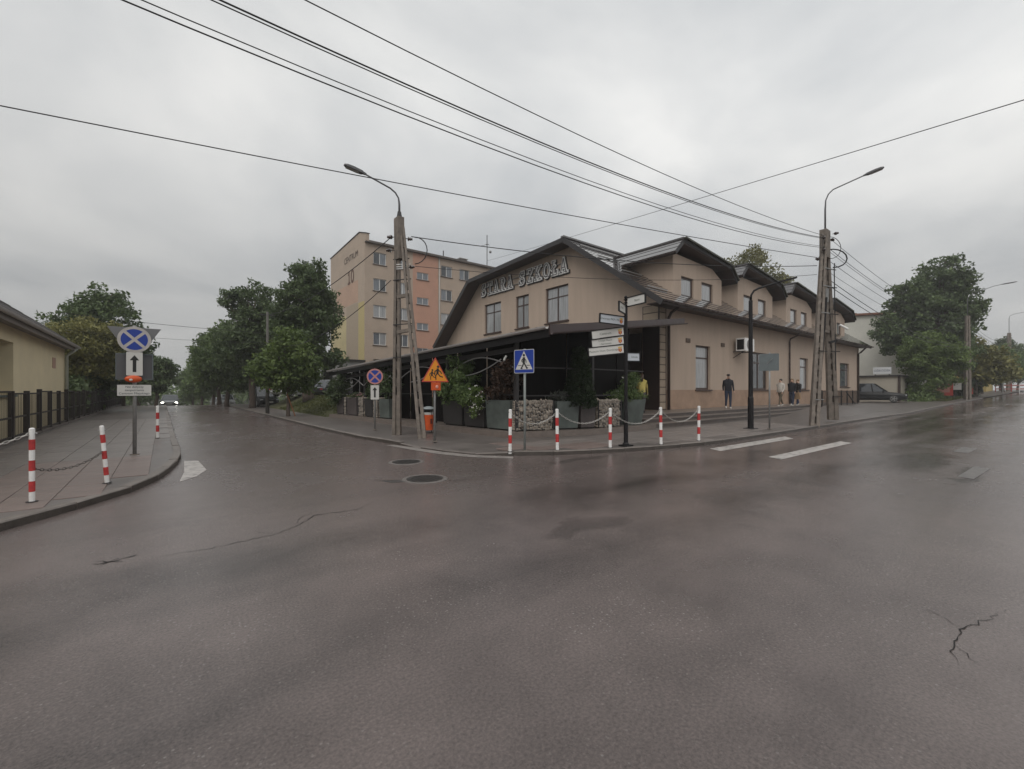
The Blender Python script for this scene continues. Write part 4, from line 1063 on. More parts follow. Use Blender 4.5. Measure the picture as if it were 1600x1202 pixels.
yt = tree('young_tree', 'small leaning light green tree in the pavement before the bank', (5.75, 28.2, .08), [(-.1, .2, 3.2, 1.55, 1.55, 1.7), (-.9, .4, 2.6, 1.0, 1.0, 1.1), (.6, .1, 2.4, 1.0, 1.0, 1.0), (.2, .2, 4.4, .8, .8, .8)], 210, 44, .26, .24, LEAF_L, .10, (-.2, .3, 4.2), GR_R, 4)
mb = MB(); mb.tube([(.3, -.2, 0), (-.1, 0, 1.3)], .035, 6); mb.build('stake', mat('stake_wood', (.22, .10, .05), .8), yt)
mb = MB()
r2 = tree('broadleaf_tree', 'tall airy tree with ragged top behind the small leaning tree', (5.9, 43.2, 0), [(0, 0, 6.2, 2.6, 2.6, 2.7), (.3, .3, 9.3, 1.5, 1.5, 1.7), (-1.1, .5, 9.0, 1.3, 1.3, 1.5), (1.0, -.4, 7.6, 1.7, 1.7, 2.2), (-1.2, 0, 4.2, 2.0, 2.0, 1.7), (1.0, 0, 3.6, 1.8, 1.8, 1.5)], 260, 80, .30, .27, LEAF_D, .24, (0, 0, 9), GR_R, 5, nl=9)
r3 = tree('broadleaf_tree', 'rounded green tree, next along the kerb beyond the ragged tall tree', (4.9, 51, 0), [(0, 0, 5.0, 2.8, 2.8, 2.6), (-1.3, .5, 3.8, 2.0, 2.0, 1.7), (1.2, -.3, 5.8, 1.8, 1.8, 2.0), (0, 0, 7.2, 1.6, 1.6, 1.3), (.4, 0, 2.7, 2.0, 2.0, 1.1)], 260, 80, .33, .29, LEAF_M, .2, (0, 0, 7), GR_R, 6, nl=8)
def tree_copy(src, loc, s, rz, label, group):
    c = copy_tree(src); c.location = loc; c.scale = (s, s, s); c.rotation_euler = (0, 0, rz); c['label'] = label; c['group'] = group; return c
tree_copy(r3, (5.0, 60, -.1), 1.02, 2.1, 'green street tree two past the ragged tall tree', GR_R)
tree_copy(r2, (5.4, 70, -.6), .82, 4.0, 'hazy street tree three past the ragged tall tree', GR_R)
tree_copy(r3, (4.6, 82, -1.2), .92, 1.0, 'far hazy tree near the end of the right-hand row', GR_R)
tree_copy(r3, (4.2, 97, -1.9), .9, 3.0, 'farthest hazy tree closing the right-hand row', GR_R)
tree_copy(r3, (8.6, 52, 0), 1.1, 5.0, 'dark tree set back behind the rounded kerb tree', GR_R)
tree_copy(r2, (11.8, 50, .5), .66, .7, 'tree between the bank tree and the apartment end wall', GR_R)
tree_copy(r3, (9.5, 66, -.4), 1.0, 2.6, 'hazy tree set back behind the second kerb trees', GR_R)
lt = tree('broadleaf_tree', 'large dark tree rising behind the yellow house and fence', (-4.1, 43.5, 0), [(.6, 0, 6.2, 2.6, 2.6, 2.3), (-.9, 0, 5.4, 2.2, 2.2, 2.0), (.5, 0, 7.9, 1.7, 1.7, 1.4), (1.9, -.5, 4.8, 1.6, 1.6, 1.6), (.3, -.4, 3.4, 2.4, 2.4, 1.5), (-1.0, .3, 2.4, 2.0, 2.0, 1.3), (1.7, .3, 2.6, 1.5, 1.5, 1.3)], 320, 76, .29, .26, LEAF_D, .3, (.4, 0, 8), 'trees on the left of the side street', 9, nl=9)
tree('broadleaf_tree', 'yellow-green tree in front of the large dark left tree', (-4.4, 39.2, 0), [(.6, 0, 4.8, 1.9, 1.9, 1.6), (.2, 0, 3.4, 1.9, 1.9, 1.4), (1.3, .2, 3.9, 1.2, 1.2, 1.2)], 200, 64, .27, .22, LEAF_Y, .16, (.5, 0, 5), 'trees on the left of the side street', 10)
l2 = tree('broadleaf_tree', 'small narrow tree at the left kerb behind the far bollard', (-.55, 56, 0), [(.1, 0, 2.9, 1.2, 1.2, 1.5), (.3, 0, 4.2, .9, .9, .9), (.9, .5, 3.4, .8, .8, .9), (-.5, 0, 2.3, .9, .9, .8)], 150, 40, .28, .30, LEAF_D, .16, (.1, 0, 4.2), 'trees on the left of the side street', 12)
tree_copy(r3, (-3.2, 60, -.1), .85, 1.3, 'left-hand street tree just past the small narrow tree', 'trees on the left of the side street')
tree_copy(r3, (-2.6, 74, -.8), .8, 3.6, 'second left-hand street tree past the small narrow tree', 'trees on the left of the side street')
tree_copy(r3, (-3.0, 90, -1.6), .85, .3, 'farthest left-hand street tree', 'trees on the left of the side street')
hd = thing('hedge', 'dark hedge running behind the left fence beyond the yellow house', 'hedge', (-4.6, 46, 0))
obj('foliage', leaf_mesh('foliage', np.stack([RNG.uniform(-.8, .8, 420), RNG.uniform(-12, 14, 420), RNG.uniform(.2, 2.3, 420)], 1), 26, .3, .3, LEAF_D, seed=21), hd)
fw = obj('distant_wood', leaf_mesh('distant_wood', np.stack([RNG.uniform(-28, 34, 700), RNG.uniform(118, 128, 700), RNG.uniform(-2.5, 3.2, 700) + 1.2 * np.sin(RNG.uniform(0, 6, 700))], 1), 16, .9, .9, LEAF_M, seed=22)); fw['kind'] = 'stuff'

# main street side, right of the picture
rb = tree('broadleaf_tree', 'biggest dark tree right of the restaurant, beside the lamp post', (72.5, 9.2, .55), [(-.5, .8, 9.5, 4.3, 4.3, 4.4), (-3.0, 3.2, 7.8, 2.6, 2.6, 2.4), (.6, 0, 14.4, 2.6, 2.6, 2.5), (1.4, -1.6, 11.6, 2.4, 2.4, 3.0), (-1.8, 2.0, 12.4, 2.3, 2.3, 2.0), (1.4, -1.0, 6.2, 2.4, 2.4, 2.2), (-1.0, 0, 4.6, 3.2, 3.2, 2.2)], 400, 84, .46, .42, LEAF_D, .42, (.3, 0, 14.5), GR_B, 31, nl=12)
tree('round_tree', 'rounded mid-green tree in front of the biggest dark tree', (64.5, 9.0, .4), [(0, 0, 5.0, 2.9, 2.9, 2.5), (1.2, -.6, 4.2, 2.2, 2.2, 2.1), (-.9, .6, 4.4, 2.2, 2.2, 2.0), (0, 0, 2.3, 2.5, 2.5, 1.5)], 300, 70, .30, .26, LEAF_L, .16, (0, 0, 5.5), GR_B, 32)
tree('shrubby_tree', 'yellowish shrubby tree right behind the far lamp post', (80, 6.9, .65), [(0, 0, 4.6, 2.6, 2.6, 2.4), (1.4, -1.2, 3.6, 2.2, 2.2, 1.9), (-.8, .5, 6.2, 1.5, 1.5, 1.3)], 200, 40, .5, .48, LEAF_Y, .16, (0, 0, 5), GR_B, 33)
tree_copy(r3, (96, 7.6, .9), .88, 1.0, 'green tree right of the yellowish shrubby tree', GR_B)
tree_copy(r3, (108, 6.2, 1.1), .95, 2.0, 'green tree above the distant yellow house', GR_B)
tree_copy(r2, (125, 7.2, 1.4), .95, 3.3, 'far broad tree at the right edge of the picture', GR_B)
tree_copy(r3, (138, 5.8, 1.4), 1.15, 4.0, 'farthest tree at the right edge behind the last lamp', GR_B)
tree_copy(r3, (118, 14, 1.3), 1.15, .6, 'tall tree behind the distant yellow house', GR_B)
tree('broadleaf_tree', 'tree top showing above the restaurant roof ridge', (63, 26.4, .4), [(0, 0, 17.6, 3.2, 3.2, 3.4), (2.0, -1.8, 15.6, 2.8, 2.8, 2.6), (-1.8, 1.6, 16.6, 2.6, 2.6, 2.4), (0, 0, 11.5, 3.4, 3.4, 3.0)], 150, 60, .48, .36, LEAF_Y, .35, (0, 0, 16), GR_B, 35)
hb = thing('hedge', 'dark clipped hedge low beside the far lamp post', 'hedge', (78, 8.0, .6))
obj('foliage', leaf_mesh('foliage', np.stack([RNG.uniform(-4, 7, 260), RNG.uniform(-1.0, 1.0, 260), RNG.uniform(.2, 2.0, 260)], 1), 26, .3, .34, LEAF_T, seed=24), hb)
ug = obj('undergrowth', leaf_mesh('undergrowth', np.stack([RNG.uniform(60.5, 76, 300), RNG.uniform(8.6, 10.2, 300), RNG.uniform(.3, 1.3, 300)], 1), 22, .3, .3, LEAF_M, seed=25)); ug['kind'] = 'stuff'

# grass bank beside the side street
BANKM = mat('bank_soil', (0.075, 0.075, 0.032), 0.9, ns=2.5, na=.35)
mb = MB(); bx = [7.1, 8.2, 9.5, 11, 13, 16.4]; by = [25.9, 28, 30, 32, 35, 38, 42, 45.3]
bz = lambda x, y: .06 + 1.0 * sstep((x - 7.0) / 2.8) * sstep((y - 25.2) / 3.5)
mb.add([(x, y, bz(x, y)) for x in bx for y in by], [(i * 8 + j, (i + 1) * 8 + j, (i + 1) * 8 + j + 1, i * 8 + j + 1) for i in range(5) for j in range(7)])
structure('bank', mb, BANKM, True)
g = np.random.default_rng(5); gx, gy = g.uniform(7.2, 13.5, 9000), g.uniform(26, 39, 9000)
gz = np.array([bz(a, b) for a, b in zip(gx, gy)]) + .05
me = leaf_mesh('grass', np.stack([gx, gy, gz], 1), 2, .05, .2, leaf_mat('grass_blade', (0.055, 0.07, 0.02), (0.12, 0.125, 0.04)), droop=-1.2, aspect=.18, seed=26)
gr = obj('grass', me); gr['kind'] = 'stuff'
mb = MB(); mb.box(9.4, 12.2, 33.0, 33.12, .96, 1.12); mb.build('kerb', CONC)['kind'] = 'structure'
g = np.random.default_rng(8); vx, vy = g.uniform(62, 90, 5000), g.uniform(7.4, 9.6, 5000)
vz = np.array([terrain(a, b) for a, b in zip(vx, vy)]) + .15
gr = obj('grass', leaf_mesh('grass', np.stack([vx, vy, vz], 1), 2, .1, .3, leaf_mat('grass_blade', (0.055, 0.07, 0.02), (0.12, 0.125, 0.04)), droop=-1.2, aspect=.2, seed=28)); gr['kind'] = 'stuff'

# terrace plants
def bush(label, loc, blobs, n, per, sig, L, m, stems=True, name='shrub', extra=None, aspect=.5, seed=40):
    t = thing(name, label, 'shrub', loc, 0, 'shrubs in the terrace planters')
    mb = MB(); rr = random.Random(seed)
    for k in range(6):
        b = blobs[k % len(blobs)]; e = Vector(b[:3]) + Vector((rr.uniform(-.6, .6) * b[3], rr.uniform(-.6, .6) * b[4], rr.uniform(-.3, .7) * b[5]))
        p0 = Vector((e.x * .2, e.y * .2, -.08)); mb.tube([p0, p0.lerp(e, .5) + Vector((0, 0, .06)), e], [.016, .011, .004], 5)
    mb.build('stem', BARK, t)
    obj('leaves', leaf_mesh('leaves', clump_points(blobs, n, seed, .2), per, sig, L, m, seed=seed, aspect=aspect), t)
    if extra is not None:
        obj('flowers', leaf_mesh('flowers', clump_points(blobs, extra[1], seed + 1, .8), 3, .05, .06, extra[0], seed=seed + 2, aspect=.9), t)['kind'] = 'stuff'
    return t
bush('bushy dark green shrub at the far end of the terrace', (7.75, 25.0, 1.15), [(-.1, 0, .55, .65, .8, .75), (-.2, .4, .1, .5, .6, .5), (0, -.5, 1.1, .4, .5, .5)], 110, 30, .13, .15, LEAF_D, seed=41)
bush('low pink-flowered plant in the brown planter', (8.1, 23.3, 1.18), [(0, 0, .12, .3, .6, .2)], 40, 20, .08, .10, LEAF_D, extra=(PINKF, 40), seed=42)
bush('loose dark shrub behind the split concrete pole', (8.4, 19.8, 1.15), [(0, 0, .7, .4, .6, .8), (0, .4, 1.2, .3, .4, .4)], 70, 24, .13, .16, LEAF_D, seed=43)
bush('thin dark shrub behind the small no-stopping sign', (8.25, 21.4, 1.15), [(0, 0, .5, .3, .4, .6)], 40, 20, .12, .14, LEAF_D, seed=44)
bush('feathery green shrub arching over the dark planters', (8.8, 14.0, 1.15), [(-.1, .1, .8, .55, .8, .8), (-.25, .5, .5, .45, .6, .5), (-.2, -.5, .35, .45, .5, .45), (-.1, .1, 1.45, .35, .5, .35), (-.2, -.9, .2, .35, .4, .35)], 150, 34, .12, .17, LEAF_M, aspect=.28, seed=45)
bush('trailing plant with small white flowers hanging over a dark planter', (8.72, 13.05, 1.15), [(-.22, -.35, .05, .25, .35, .35), (-.25, -.3, .35, .2, .3, .3), (-.33, -.4, -.3, .08, .25, .25)], 60, 26, .07, .08, LEAF_L, extra=(FLOWER, 60), seed=46)
bush('reddish-brown shrub above the pale green planter', (9.0, 11.7, 1.2), [(0, 0, .6, .5, .6, .65), (-.05, -.3, 1.05, .4, .45, .5), (0, .4, .3, .4, .4, .4)], 120, 30, .11, .12, LEAF_B, seed=47)
tj = thing('thuja', 'tall dark conical thuja left of the fingerpost', 'shrub', (11.35, 10.5, 1.1), 0, 'shrubs in the terrace planters')
g = np.random.default_rng(48); hz = g.uniform(0, 1, 420) ** 1.25; an_ = g.uniform(0, 6.283, 420); rad = (1 - hz) ** .75 * .52 + .04
obj('leaves', leaf_mesh('leaves', np.stack([np.cos(an_) * rad * .9, np.sin(an_) * rad * .9, hz * 2.0 - .05], 1), 26, .075, .11, LEAF_T, droop=-.8, aspect=.4, seed=49), tj)
mb = MB(); mb.tube([(0, 0, -.1), (0, 0, 1.7)], [.04, .01], 6); mb.build('stem', BARK, tj)
bush('low silvery shrub beside the thuja', (10.55, 10.75, 1.15), [(0, 0, .2, .35, .25, .28)], 40, 24, .08, .09, leaf_mat('leaf_silver', (.05, .055, .045), (.12, .13, .11), 3), seed=50)
bush('spreading green juniper in the faceted pot by the entrance', (14.2, 10.55, 1.22), [(0, 0, .25, .7, .6, .3), (-.7, -.1, .15, .5, .35, .25), (.35, .1, .65, .35, .35, .45), (-.1, 0, .6, .3, .3, .4)], 150, 32, .10, .11, LEAF_M, aspect=.3, extra=(FLOWER, 10), seed=51)

# ================================================================== STREET FURNITURE
def bollard(loc, h, nb, label, rz=0, lean=(0, 0), w0=True, r=.042):
    t = thing('bollard', label, 'bollard', loc, rz, 'red and white bollards'); t.rotation_euler = (lean[0], lean[1], rz)
    step = h / nb
    mb = MB(); mb.tube([(0, 0, -.05), (0, 0, h)], r - .001, 14); mb.sphere((0, 0, h), (r, r, .018), 14, 4); mb.build('post', WHITE, t, smooth=False)
    for k in range(nb):
        if (k % 2 == 0) != w0:
            mb = MB(); mb.tube([(0, 0, k * step), (0, 0, (k + 1) * step)], r + .001, 16, cap=False); mb.build('red_band', RED, t, smooth=True)
    mb = MB(); mb.tube([(0, 0, .0), (0, 0, .012)], .06, 14); mb.build('collar', DARKM, t)
    mb = MB(); mb.tube([(-.05, 0, h - .06), (.05, 0, h - .06)], .012, 6); mb.build('chain_eye', GALV, t)
    return t
bl = [(6.63, 8.41), (7.72, 7.88), (9.13, 7.36), (10.77, 6.92), (12.45, 6.74)]
bn = ['leftmost red-white bollard on the restaurant corner, beside the crossing sign', 'second red-white bollard on the restaurant corner, left of the thuja', 'red-white bollard just left of the black fingerpost', 'red-white bollard just right of the black fingerpost', 'rightmost red-white bollard on the restaurant corner, before the steps']
for (x, y), s in zip(bl, bn): bollard((x, y, .1), 1.02, 5, s, lean=(random.uniform(-.015, .015), random.uniform(-.015, .015)))
bollard((-1.38, 8.62, .1), .98, 7, 'nearest red-white bollard at the left edge of the left corner', r=.031)
bollard((-.71, 9.62, .1), .92, 7, 'leaning red-white bollard beside the left no-stopping sign', lean=(.0, -.07), w0=True, r=.031)
bollard((-.14, 17.7, .1), 1.0, 5, 'distant lone red-white bollard along the left kerb')
CHAINM = mat('white_chain', (.40, .385, .36), .5, metal=.2)
def chain(a, b, sag, label, m=CHAINM):
    t = thing('chain', label, 'chain', a, 0, 'chains between the bollards'); a, b = Vector(a), Vector(b); n = max(14, int((b - a).length / .055))
    P = [a.lerp(b, i / n) + Vector((0, 0, -sag * 4 * (i / n) * (1 - i / n))) - a for i in range(n + 1)]
    ring = [(math.cos(2 * math.pi * k / 8), math.sin(2 * math.pi * k / 8)) for k in range(8)]
    mb = MB()
    for i in range(n):
        d = (P[i + 1] - P[i]); c = (P[i] + P[i + 1]) / 2; L = d.length; d.normalize()
        s = d.cross(Vector((0, 0, 1))).normalized(); q = s.cross(d); w = s if i % 2 else q
        pts = [c + d * ca * L * .62 + w * sa * .016 for ca, sa in ring] 
        mb.tube(pts + [pts[0]], .0065, 4, cap=False)
    o = mb.build('links', m, t); o['kind'] = 'stuff'; return t
for k in range(4):
    a, b = bl[k], bl[k + 1]
    chain((*a, 1.06), (*b, 1.06), (.29, .31, .36, .36)[k], ['chain between the first two bollards under the crossing sign', 'chain hanging between the second and third corner bollards', 'chain passing behind the fingerpost foot', 'chain at the right end in front of the steps'][k])
chain((-1.38, 8.62, 1.03), (-3.0, 7.4, 1.0), .22, 'pale chain leaving the frame left of the nearest bollard')
chain((-1.38, 8.62, .55), (-.75, 9.62, .62), .12, 'dark sagging chain between the two left bollards', mat('dark_chain', (.13, .115, .105), .6, metal=.2))
mb = MB()

def disc(mb, r0, r1, z, n=36, m=0, sy=1.0):
    if r0 == 0: mb.add([(r1 * math.cos(2 * math.pi * k / n), r1 * math.sin(2 * math.pi * k / n) * sy, z) for k in range(n)], [tuple(range(n))], m)
    else:
        V = []
        for k in range(n):
            a = 2 * math.pi * k / n; V += [(r0 * math.cos(a), r0 * math.sin(a), z), (r1 * math.cos(a), r1 * math.sin(a), z)]
        mb.add(V, [(2 * k, 2 * k + 1, (2 * k + 3) % (2 * n), (2 * k + 2) % (2 * n)) for k in range(n)], m)
def plate_mesh(w, h, mats, t=.012, rim=.0, rad=.02):
    """upright plate in local (u, v, n): front at n=0 with an optional rim of material 1, back material last"""
    mb = MB(); c = []
    for sx, sy, a0 in ((1, 1, 0), (-1, 1, 90), (-1, -1, 180), (1, -1, 270)):
        for k in range(4):
            a = R(a0 + 30 * k); c.append((sx * (w / 2 - rad) + rad * math.cos(a), sy * (h / 2 - rad) + rad * math.sin(a)))
    n = len(c)
    mb.add([(x, y, 0) for x, y in c], [tuple(range(n))], 0)
    mb.add([(x, y, 0) for x, y in c] + [(x, y, -t) for x, y in c], [(k, k + n, (k + 1) % n + n, (k + 1) % n) for k in range(n)] + [tuple(range(2 * n - 1, n - 1, -1))], len(mats) - 1)
    if rim:
        s = [(x * (1 - 2 * rim / w), y * (1 - 2 * rim / h)) for x, y in c]
        mb.add([(x, y, .001) for x, y in s], [tuple(range(n))], 1)
    return mb.mesh('plate', mats)
def put(name, me, parent, M):
    o = obj(name, me, parent); o.matrix_local = M; return o
def stroke_mesh(lines, w, z, m):
    mb = MB()
    for ln in lines:
        for a, b in zip(ln, ln[1:]):
            a, b = Vector(a), Vector(b); d = (b - a).normalized(); q = Vector((-d.y, d.x)) * w / 2
            mb.add([(*(p), z) for p in (a - q - d * w * .3, b - q + d * w * .3, b + q + d * w * .3, a + q - d * w * .3)], [(0, 1, 2, 3)])
    return mb
def arrow_plate(parent, M, w=.3, h=.54):
    o = put('arrow_plate', plate_mesh(w, h, [SWHITE, SIGNBACK]), parent, M)
    mb = MB(); s = h / .54
    mb.add([(-.032 * s, -.19 * s, .002), (.032 * s, -.19 * s, .002), (.032 * s, .08 * s, .002), (-.032 * s, .08 * s, .002)], [(0, 1, 2, 3)])
    mb.add([(-.085 * s, .08 * s, .002), (.085 * s, .08 * s, .002), (0, .20 * s, .002)], [(0, 1, 2)])
    mb.build('arrow', INK, o)
def no_stopping(parent, M, r=.3, ring=None):
    ring = ring or SRED
    mb = MB(); disc(mb, 0, r, 0, m=0); mb.tube([(0, 0, -.014), (0, 0, -.001)], r, 36, m=1)
    o = put('no_stopping_disc', mb.mesh('no_stopping_disc', [ring, SIGNBACK]), parent, M)
    mb = MB(); disc(mb, 0, r * .80, .002); mb.build('blue_field', BLUE, o)
    mb = stroke_mesh([[(-.52 * r, -.52 * r), (.52 * r, .52 * r)]], .2 * r, .004, 0); q = stroke_mesh([[(-.52 * r, .52 * r), (.52 * r, -.52 * r)]], .2 * r, .0055, 0); mb.add(q.v, q.f); mb.build('cross', ring, o)
def pole(t, h, r, m=GALV, x=0, y=0):
    mb = MB(); mb.tube([(x, y, -.1), (x, y, h)], r, 12); mb.build('pole', m, t, smooth=True)
    mb = MB(); mb.tube([(x, y, 0), (x, y, .02)], r + .05, 12); mb.build('foot', CONC_D, t)
# left sign assembly
DUSTY = mat('dusty_sign_rim', (0.47, 0.44, 0.42), .55, ns=6, na=.12)
ls = thing('road_sign', 'large no-stopping sign with arrow, grey sign backs and white text plate on the left', 'road sign', (-.52, 13.42, .1))
pole(ls, 3.0, .038)
FD = face_dir(-86)
T = Matrix.Translation
no_stopping(ls, T((0, -.075, 2.67)) @ FD, .30, DUSTY)
arrow_plate(ls, T((0, -.072, 2.11)) @ FD, .29, .54)
mb = MB(); mb.prism([(-.48, .05, 2.96), (.48, .05, 2.96), (0, .05, 2.16)], (0, .012, 0)); mb.build('give_way_back', mat('triangle_back', (.17, .17, .175), .5), ls)
put('square_sign_back', plate_mesh(.64, .58, [mat('dark_sign_back', (.10, .10, .105), .5), SIGNBACK], rim=0), ls, T((0, .052, 2.05)) @ FD)
mb = MB(); mb.box(-.335, .335, .035, .05, 1.745, 1.775); mb.box(-.335, .335, .035, .05, 2.325, 2.355); mb.box(-.335, -.31, .035, .05, 1.775, 2.325); mb.box(.31, .335, .035, .05, 1.775, 2.325); mb.build('sign_frame', SIGNBACK, ls)
mb = MB(); mb.sphere((-.02, -.07, 1.76), (.16, .06, .085), 12, 6); mb.build('orange_lamp', ORANGE, ls, smooth=True)
mb = MB(); mb.sphere((-.06, -.13, 1.74), (.035, .01, .025), 8, 4); mb.build('lamp_lens', SWHITE, ls)
o = put('text_plate', plate_mesh(.60, .25, [SWHITE, SIGNBACK], rad=.008), ls, T((0, -.06, 1.50)) @ FD)
for k, s in enumerate(('Nie dotyczy', 'zaopatrzenia', 'Centrum Miejskiego')):
    lettering(s, .066, mat('grey_ink', (.05, .06, .07), .6), o, T((0, .077 - .075 * k, .003)))
# small no-stopping sign
s2 = thing('road_sign', 'small red-rimmed no-stopping sign with arrow plate before the terrace', 'road sign', (6.26, 16.2, .1))
pole(s2, 2.3, .03); FD2 = face_dir(-111)
no_stopping(s2, T((-.02, -.06, 2.02)) @ FD2, .295, mat('faded_red_rim', (.50, .22, .20), .5)); arrow_plate(s2, T((-.02, -.05, 1.42)) @ FD2, .30, .54)
# school children warning sign
s3 = thing('road_sign', 'orange triangular children warning sign beside the litter bin', 'road sign', (6.2, 11.42, .1))
pole(s3, 2.4, .032); FD3 = face_dir(-100)
mb = MB(); tri = [(-.41, 0), (.41, 0), (0, .72)]
mb.prism([(x, y, -.014) for x, y in tri], (0, 0, .014)); tp = put('triangle', mb.mesh('triangle', SRED), s3, T((-.01, -.06, 1.74)) @ FD3)
mb = MB(); mb.flat([(-.36, .03, .002), (.36, .03, .002), (0, .655, .002)]); mb.build('amber_field', SYEL, tp)
def child_fig(x, z, s, p):
    mb = stroke_mesh([[(x, z + .30 * s), (x - .01 * s, z + .16 * s)]], .075 * s, .004, 0)
    for ln in ([(x, z + .17 * s), (x + .07 * s, z + .08 * s), (x + .16 * s, z + .05 * s)], [(x, z + .17 * s), (x - .07 * s, z + .09 * s), (x - .06 * s, z - .03 * s)], [(x, z + .28 * s), (x + .09 * s, z + .22 * s), (x + .13 * s, z + .16 * s)], [(x, z + .28 * s), (x - .09 * s, z + .23 * s), (x - .10 * s, z + .14 * s)]):
        q = stroke_mesh([ln], .034 * s, .005, 0); mb.add(q.v, q.f)
    q = MB(); disc(q, 0, .042 * s, .005, 12); mb.add([(v.x + x + .01, v.y + z + .375 * s, v.z) for v in q.v], q.f)
    mb.build('child_pictogram', INK, p)
child_fig(.07, .10, .92, tp); child_fig(-.10, .09, .68, tp)
mb = MB(); mb.box(-.13, .13, -.12, -.02, 1.50, 1.73); mb.build('lamp_box', ORANGE, s3)
mb = MB(); mb.sphere((.01, -.12, 1.60), (.05, .02, .05), 10, 5); mb.build('lamp_lens', mat('lens_pink', (.7, .35, .28), .3), s3)
mb = MB(); mb.box(.04, .055, -.05, .06, .55, .68); mb.build('clamp', BLACK, s3)
# pedestrian crossing sign
s4 = thing('road_sign', 'blue square pedestrian crossing sign behind the corner bollards', 'road sign', (6.98, 8.27, .1))
pole(s4, 2.52, .03, mat('pole_grey_green', (.23, .25, .24), .5, ns=8, na=.15)); FD4 = face_dir(197)
sp_ = put('blue_plate', plate_mesh(.58, .58 * 1.0, [SWHITE, BLUE, SIGNBACK], rim=.012, rad=.03), s4, T((-.05, -.03, 2.21)) @ FD4)
mb = MB(); mb.flat([(-.25, -.20, .003), (.25, -.20, .003), (0, .255, .003)]); mb.build('white_triangle', SWHITE, sp_)
mb = stroke_mesh([[(.0, .08), (-.005, -.02)]], .07, .005, 0)
for ln, w in (([(0, -.03), (.045, -.10), (.09, -.175)], .036), ([(0, -.03), (-.03, -.10), (-.08, -.175)], .036), ([(.0, .09), (.06, .02), (.065, -.03)], .024), ([(0, .09), (-.06, .03), (-.055, -.01)], .024), ([(-.17, -.10), (-.07, -.10)], .014), ([(.08, -.10), (.18, -.10)], .014), ([(.09, -.175), (.115, -.16)], .024), ([(-.08, -.175), (-.045, -.178)], .024)):
    q = stroke_mesh([ln], w, .006, 0); mb.add(q.v, q.f)
q = MB(); disc(q, 0, .035, .006, 14); mb.add([(v.x, v.y + .15, v.z) for v in q.v], q.f)
mb.build('walker_pictogram', INK, sp_)
# back of the far crossing sign
s5 = thing('road_sign', 'grey back of a square sign on a thin pole by the black lamp post', 'road sign', (18.3, 7.05, .1))
pole(s5, 2.95, .032); put('plate', plate_mesh(.66, .66, [SIGNBACK, SIGNBACK], rad=.03), s5, T((-.045, 0, 2.58)) @ face_dir(205))
mb = MB(); mb.bar((-.075, .14, 2.45), (-.075, -.14, 2.72), .01, .02); mb.build('bracket', GALV, s5)

# fingerpost
fp = thing('fingerpost', 'black fingerpost with seven white direction boards by the bollards', 'signpost', (9.75, 7.33, .1))
mb = MB(); mb.tube([(0, 0, -.1), (0, 0, .06), (0, 0, .10), (0, 0, .9), (0, 0, .95), (0, 0, 3.75)], [.09, .09, .06, .055, .045, .045], 12); mb.build('post', BLACK, fp, smooth=False)
mb = MB(); mb.box(-.14, .14, -.14, .14, 0, .035); mb.build('foot', BLACK, fp)
for z in (3.78, 3.86, 3.94):
    mb = MB(); mb.tube([(0, 0, z - .02), (0, 0, z), (0, 0, z + .02)], [.045, .065, .03], 10); mb.build('finial_ring', BLACK, fp)
mb = MB(); mb.tube([(0, 0, 3.7), (0, 0, 3.98)], .025, 8); mb.sphere((0, 0, 4.0), .05, 10, 6); mb.build('finial', BLACK, fp, smooth=True)
CREST_R, CREST_Y = mat('crest_red', (.42, .06, .03), .5), mat('crest_gold', (.60, .36, .07), .5)
FT = mat('finger_text', (.10, .12, .10), .6)
def finger(z, deg, w, txt, tilt=0.0, crest=True, m=SWHITE, size=.085, h=.21):
    """board reaching out from the post along heading deg, its face turned to the viewer side"""
    a = R(deg); d = Vector((math.cos(a), math.sin(a), 0))
    n = Vector((d.y, -d.x, 0))
    if n.dot(Vector((-9.75, -7.33, 0))) < 0: n = -n
    u = Vector((-n.y, n.x, 0)); s = 1 if u.dot(d) > 0 else -1          # s: does the board run right (+) or left (-) for the viewer
    c = d * (w / 2 + .06)
    mb = MB(); mb.box(-w / 2, w / 2, -h / 2, h / 2, -.012, .0); 
    M = T((c.x, c.y, z)) @ basis(u, n) @ Matrix.Rotation(R(tilt), 4, 'Z')
    fr_ = MB(); fr_.box(-w / 2 - .03, w / 2 + .03, h / 2 + .001, h / 2 + .025, -.03, .012); fr_.box(-w / 2 - .03, w / 2 + .03, -h / 2 - .025, -h / 2 - .001, -.03, .012); fr_.box(s * w / 2 + (.002 if s > 0 else -.032), s * w / 2 + (.032 if s > 0 else -.002), -h / 2 - .02, h / 2 + .02, -.03, .012)
    fo = put('finger_board', fr_.mesh('finger_board', BLACK), fp, M)
    mb.build('board_face', m, fo)
    for k, s_ in enumerate(txt): lettering(s_, size, FT, fo, T((s * w * .07, (.0 if len(txt) == 1 else .045 - .09 * k), .003)))
    if crest:
        cx = -s * (w / 2 - .09); q = MB()
        q.add([(cx - .045, .01, .004), (cx + .045, .01, .004), (cx + .045, -.045, .004), (cx, -.085, .004), (cx - .045, -.045, .004)], [(4, 3, 2, 1, 0)]); q.build('crest', CREST_R, fo)
        q = MB(); q.add([(cx - .045, .02, .004), (cx + .045, .02, .004), (cx + .055, .075, .004), (cx + .02, .05, .004), (cx, .085, .004), (cx - .02, .05, .004), (cx - .055, .075, .004)], [tuple(range(7))]); q.add([(cx - .012, .0, .006), (cx + .012, .0, .006), (cx + .012, -.06, .006), (cx - .012, -.06, .006)], [(3, 2, 1, 0)]); q.build('crest_crown', CREST_Y, fo)
BLUEW = mat('bluish_board', (.50, .53, .57), .4)
finger(3.38, 163, .74, ['Dworzec PKP i PKS'], -3, m=BLUEW, size=.078)
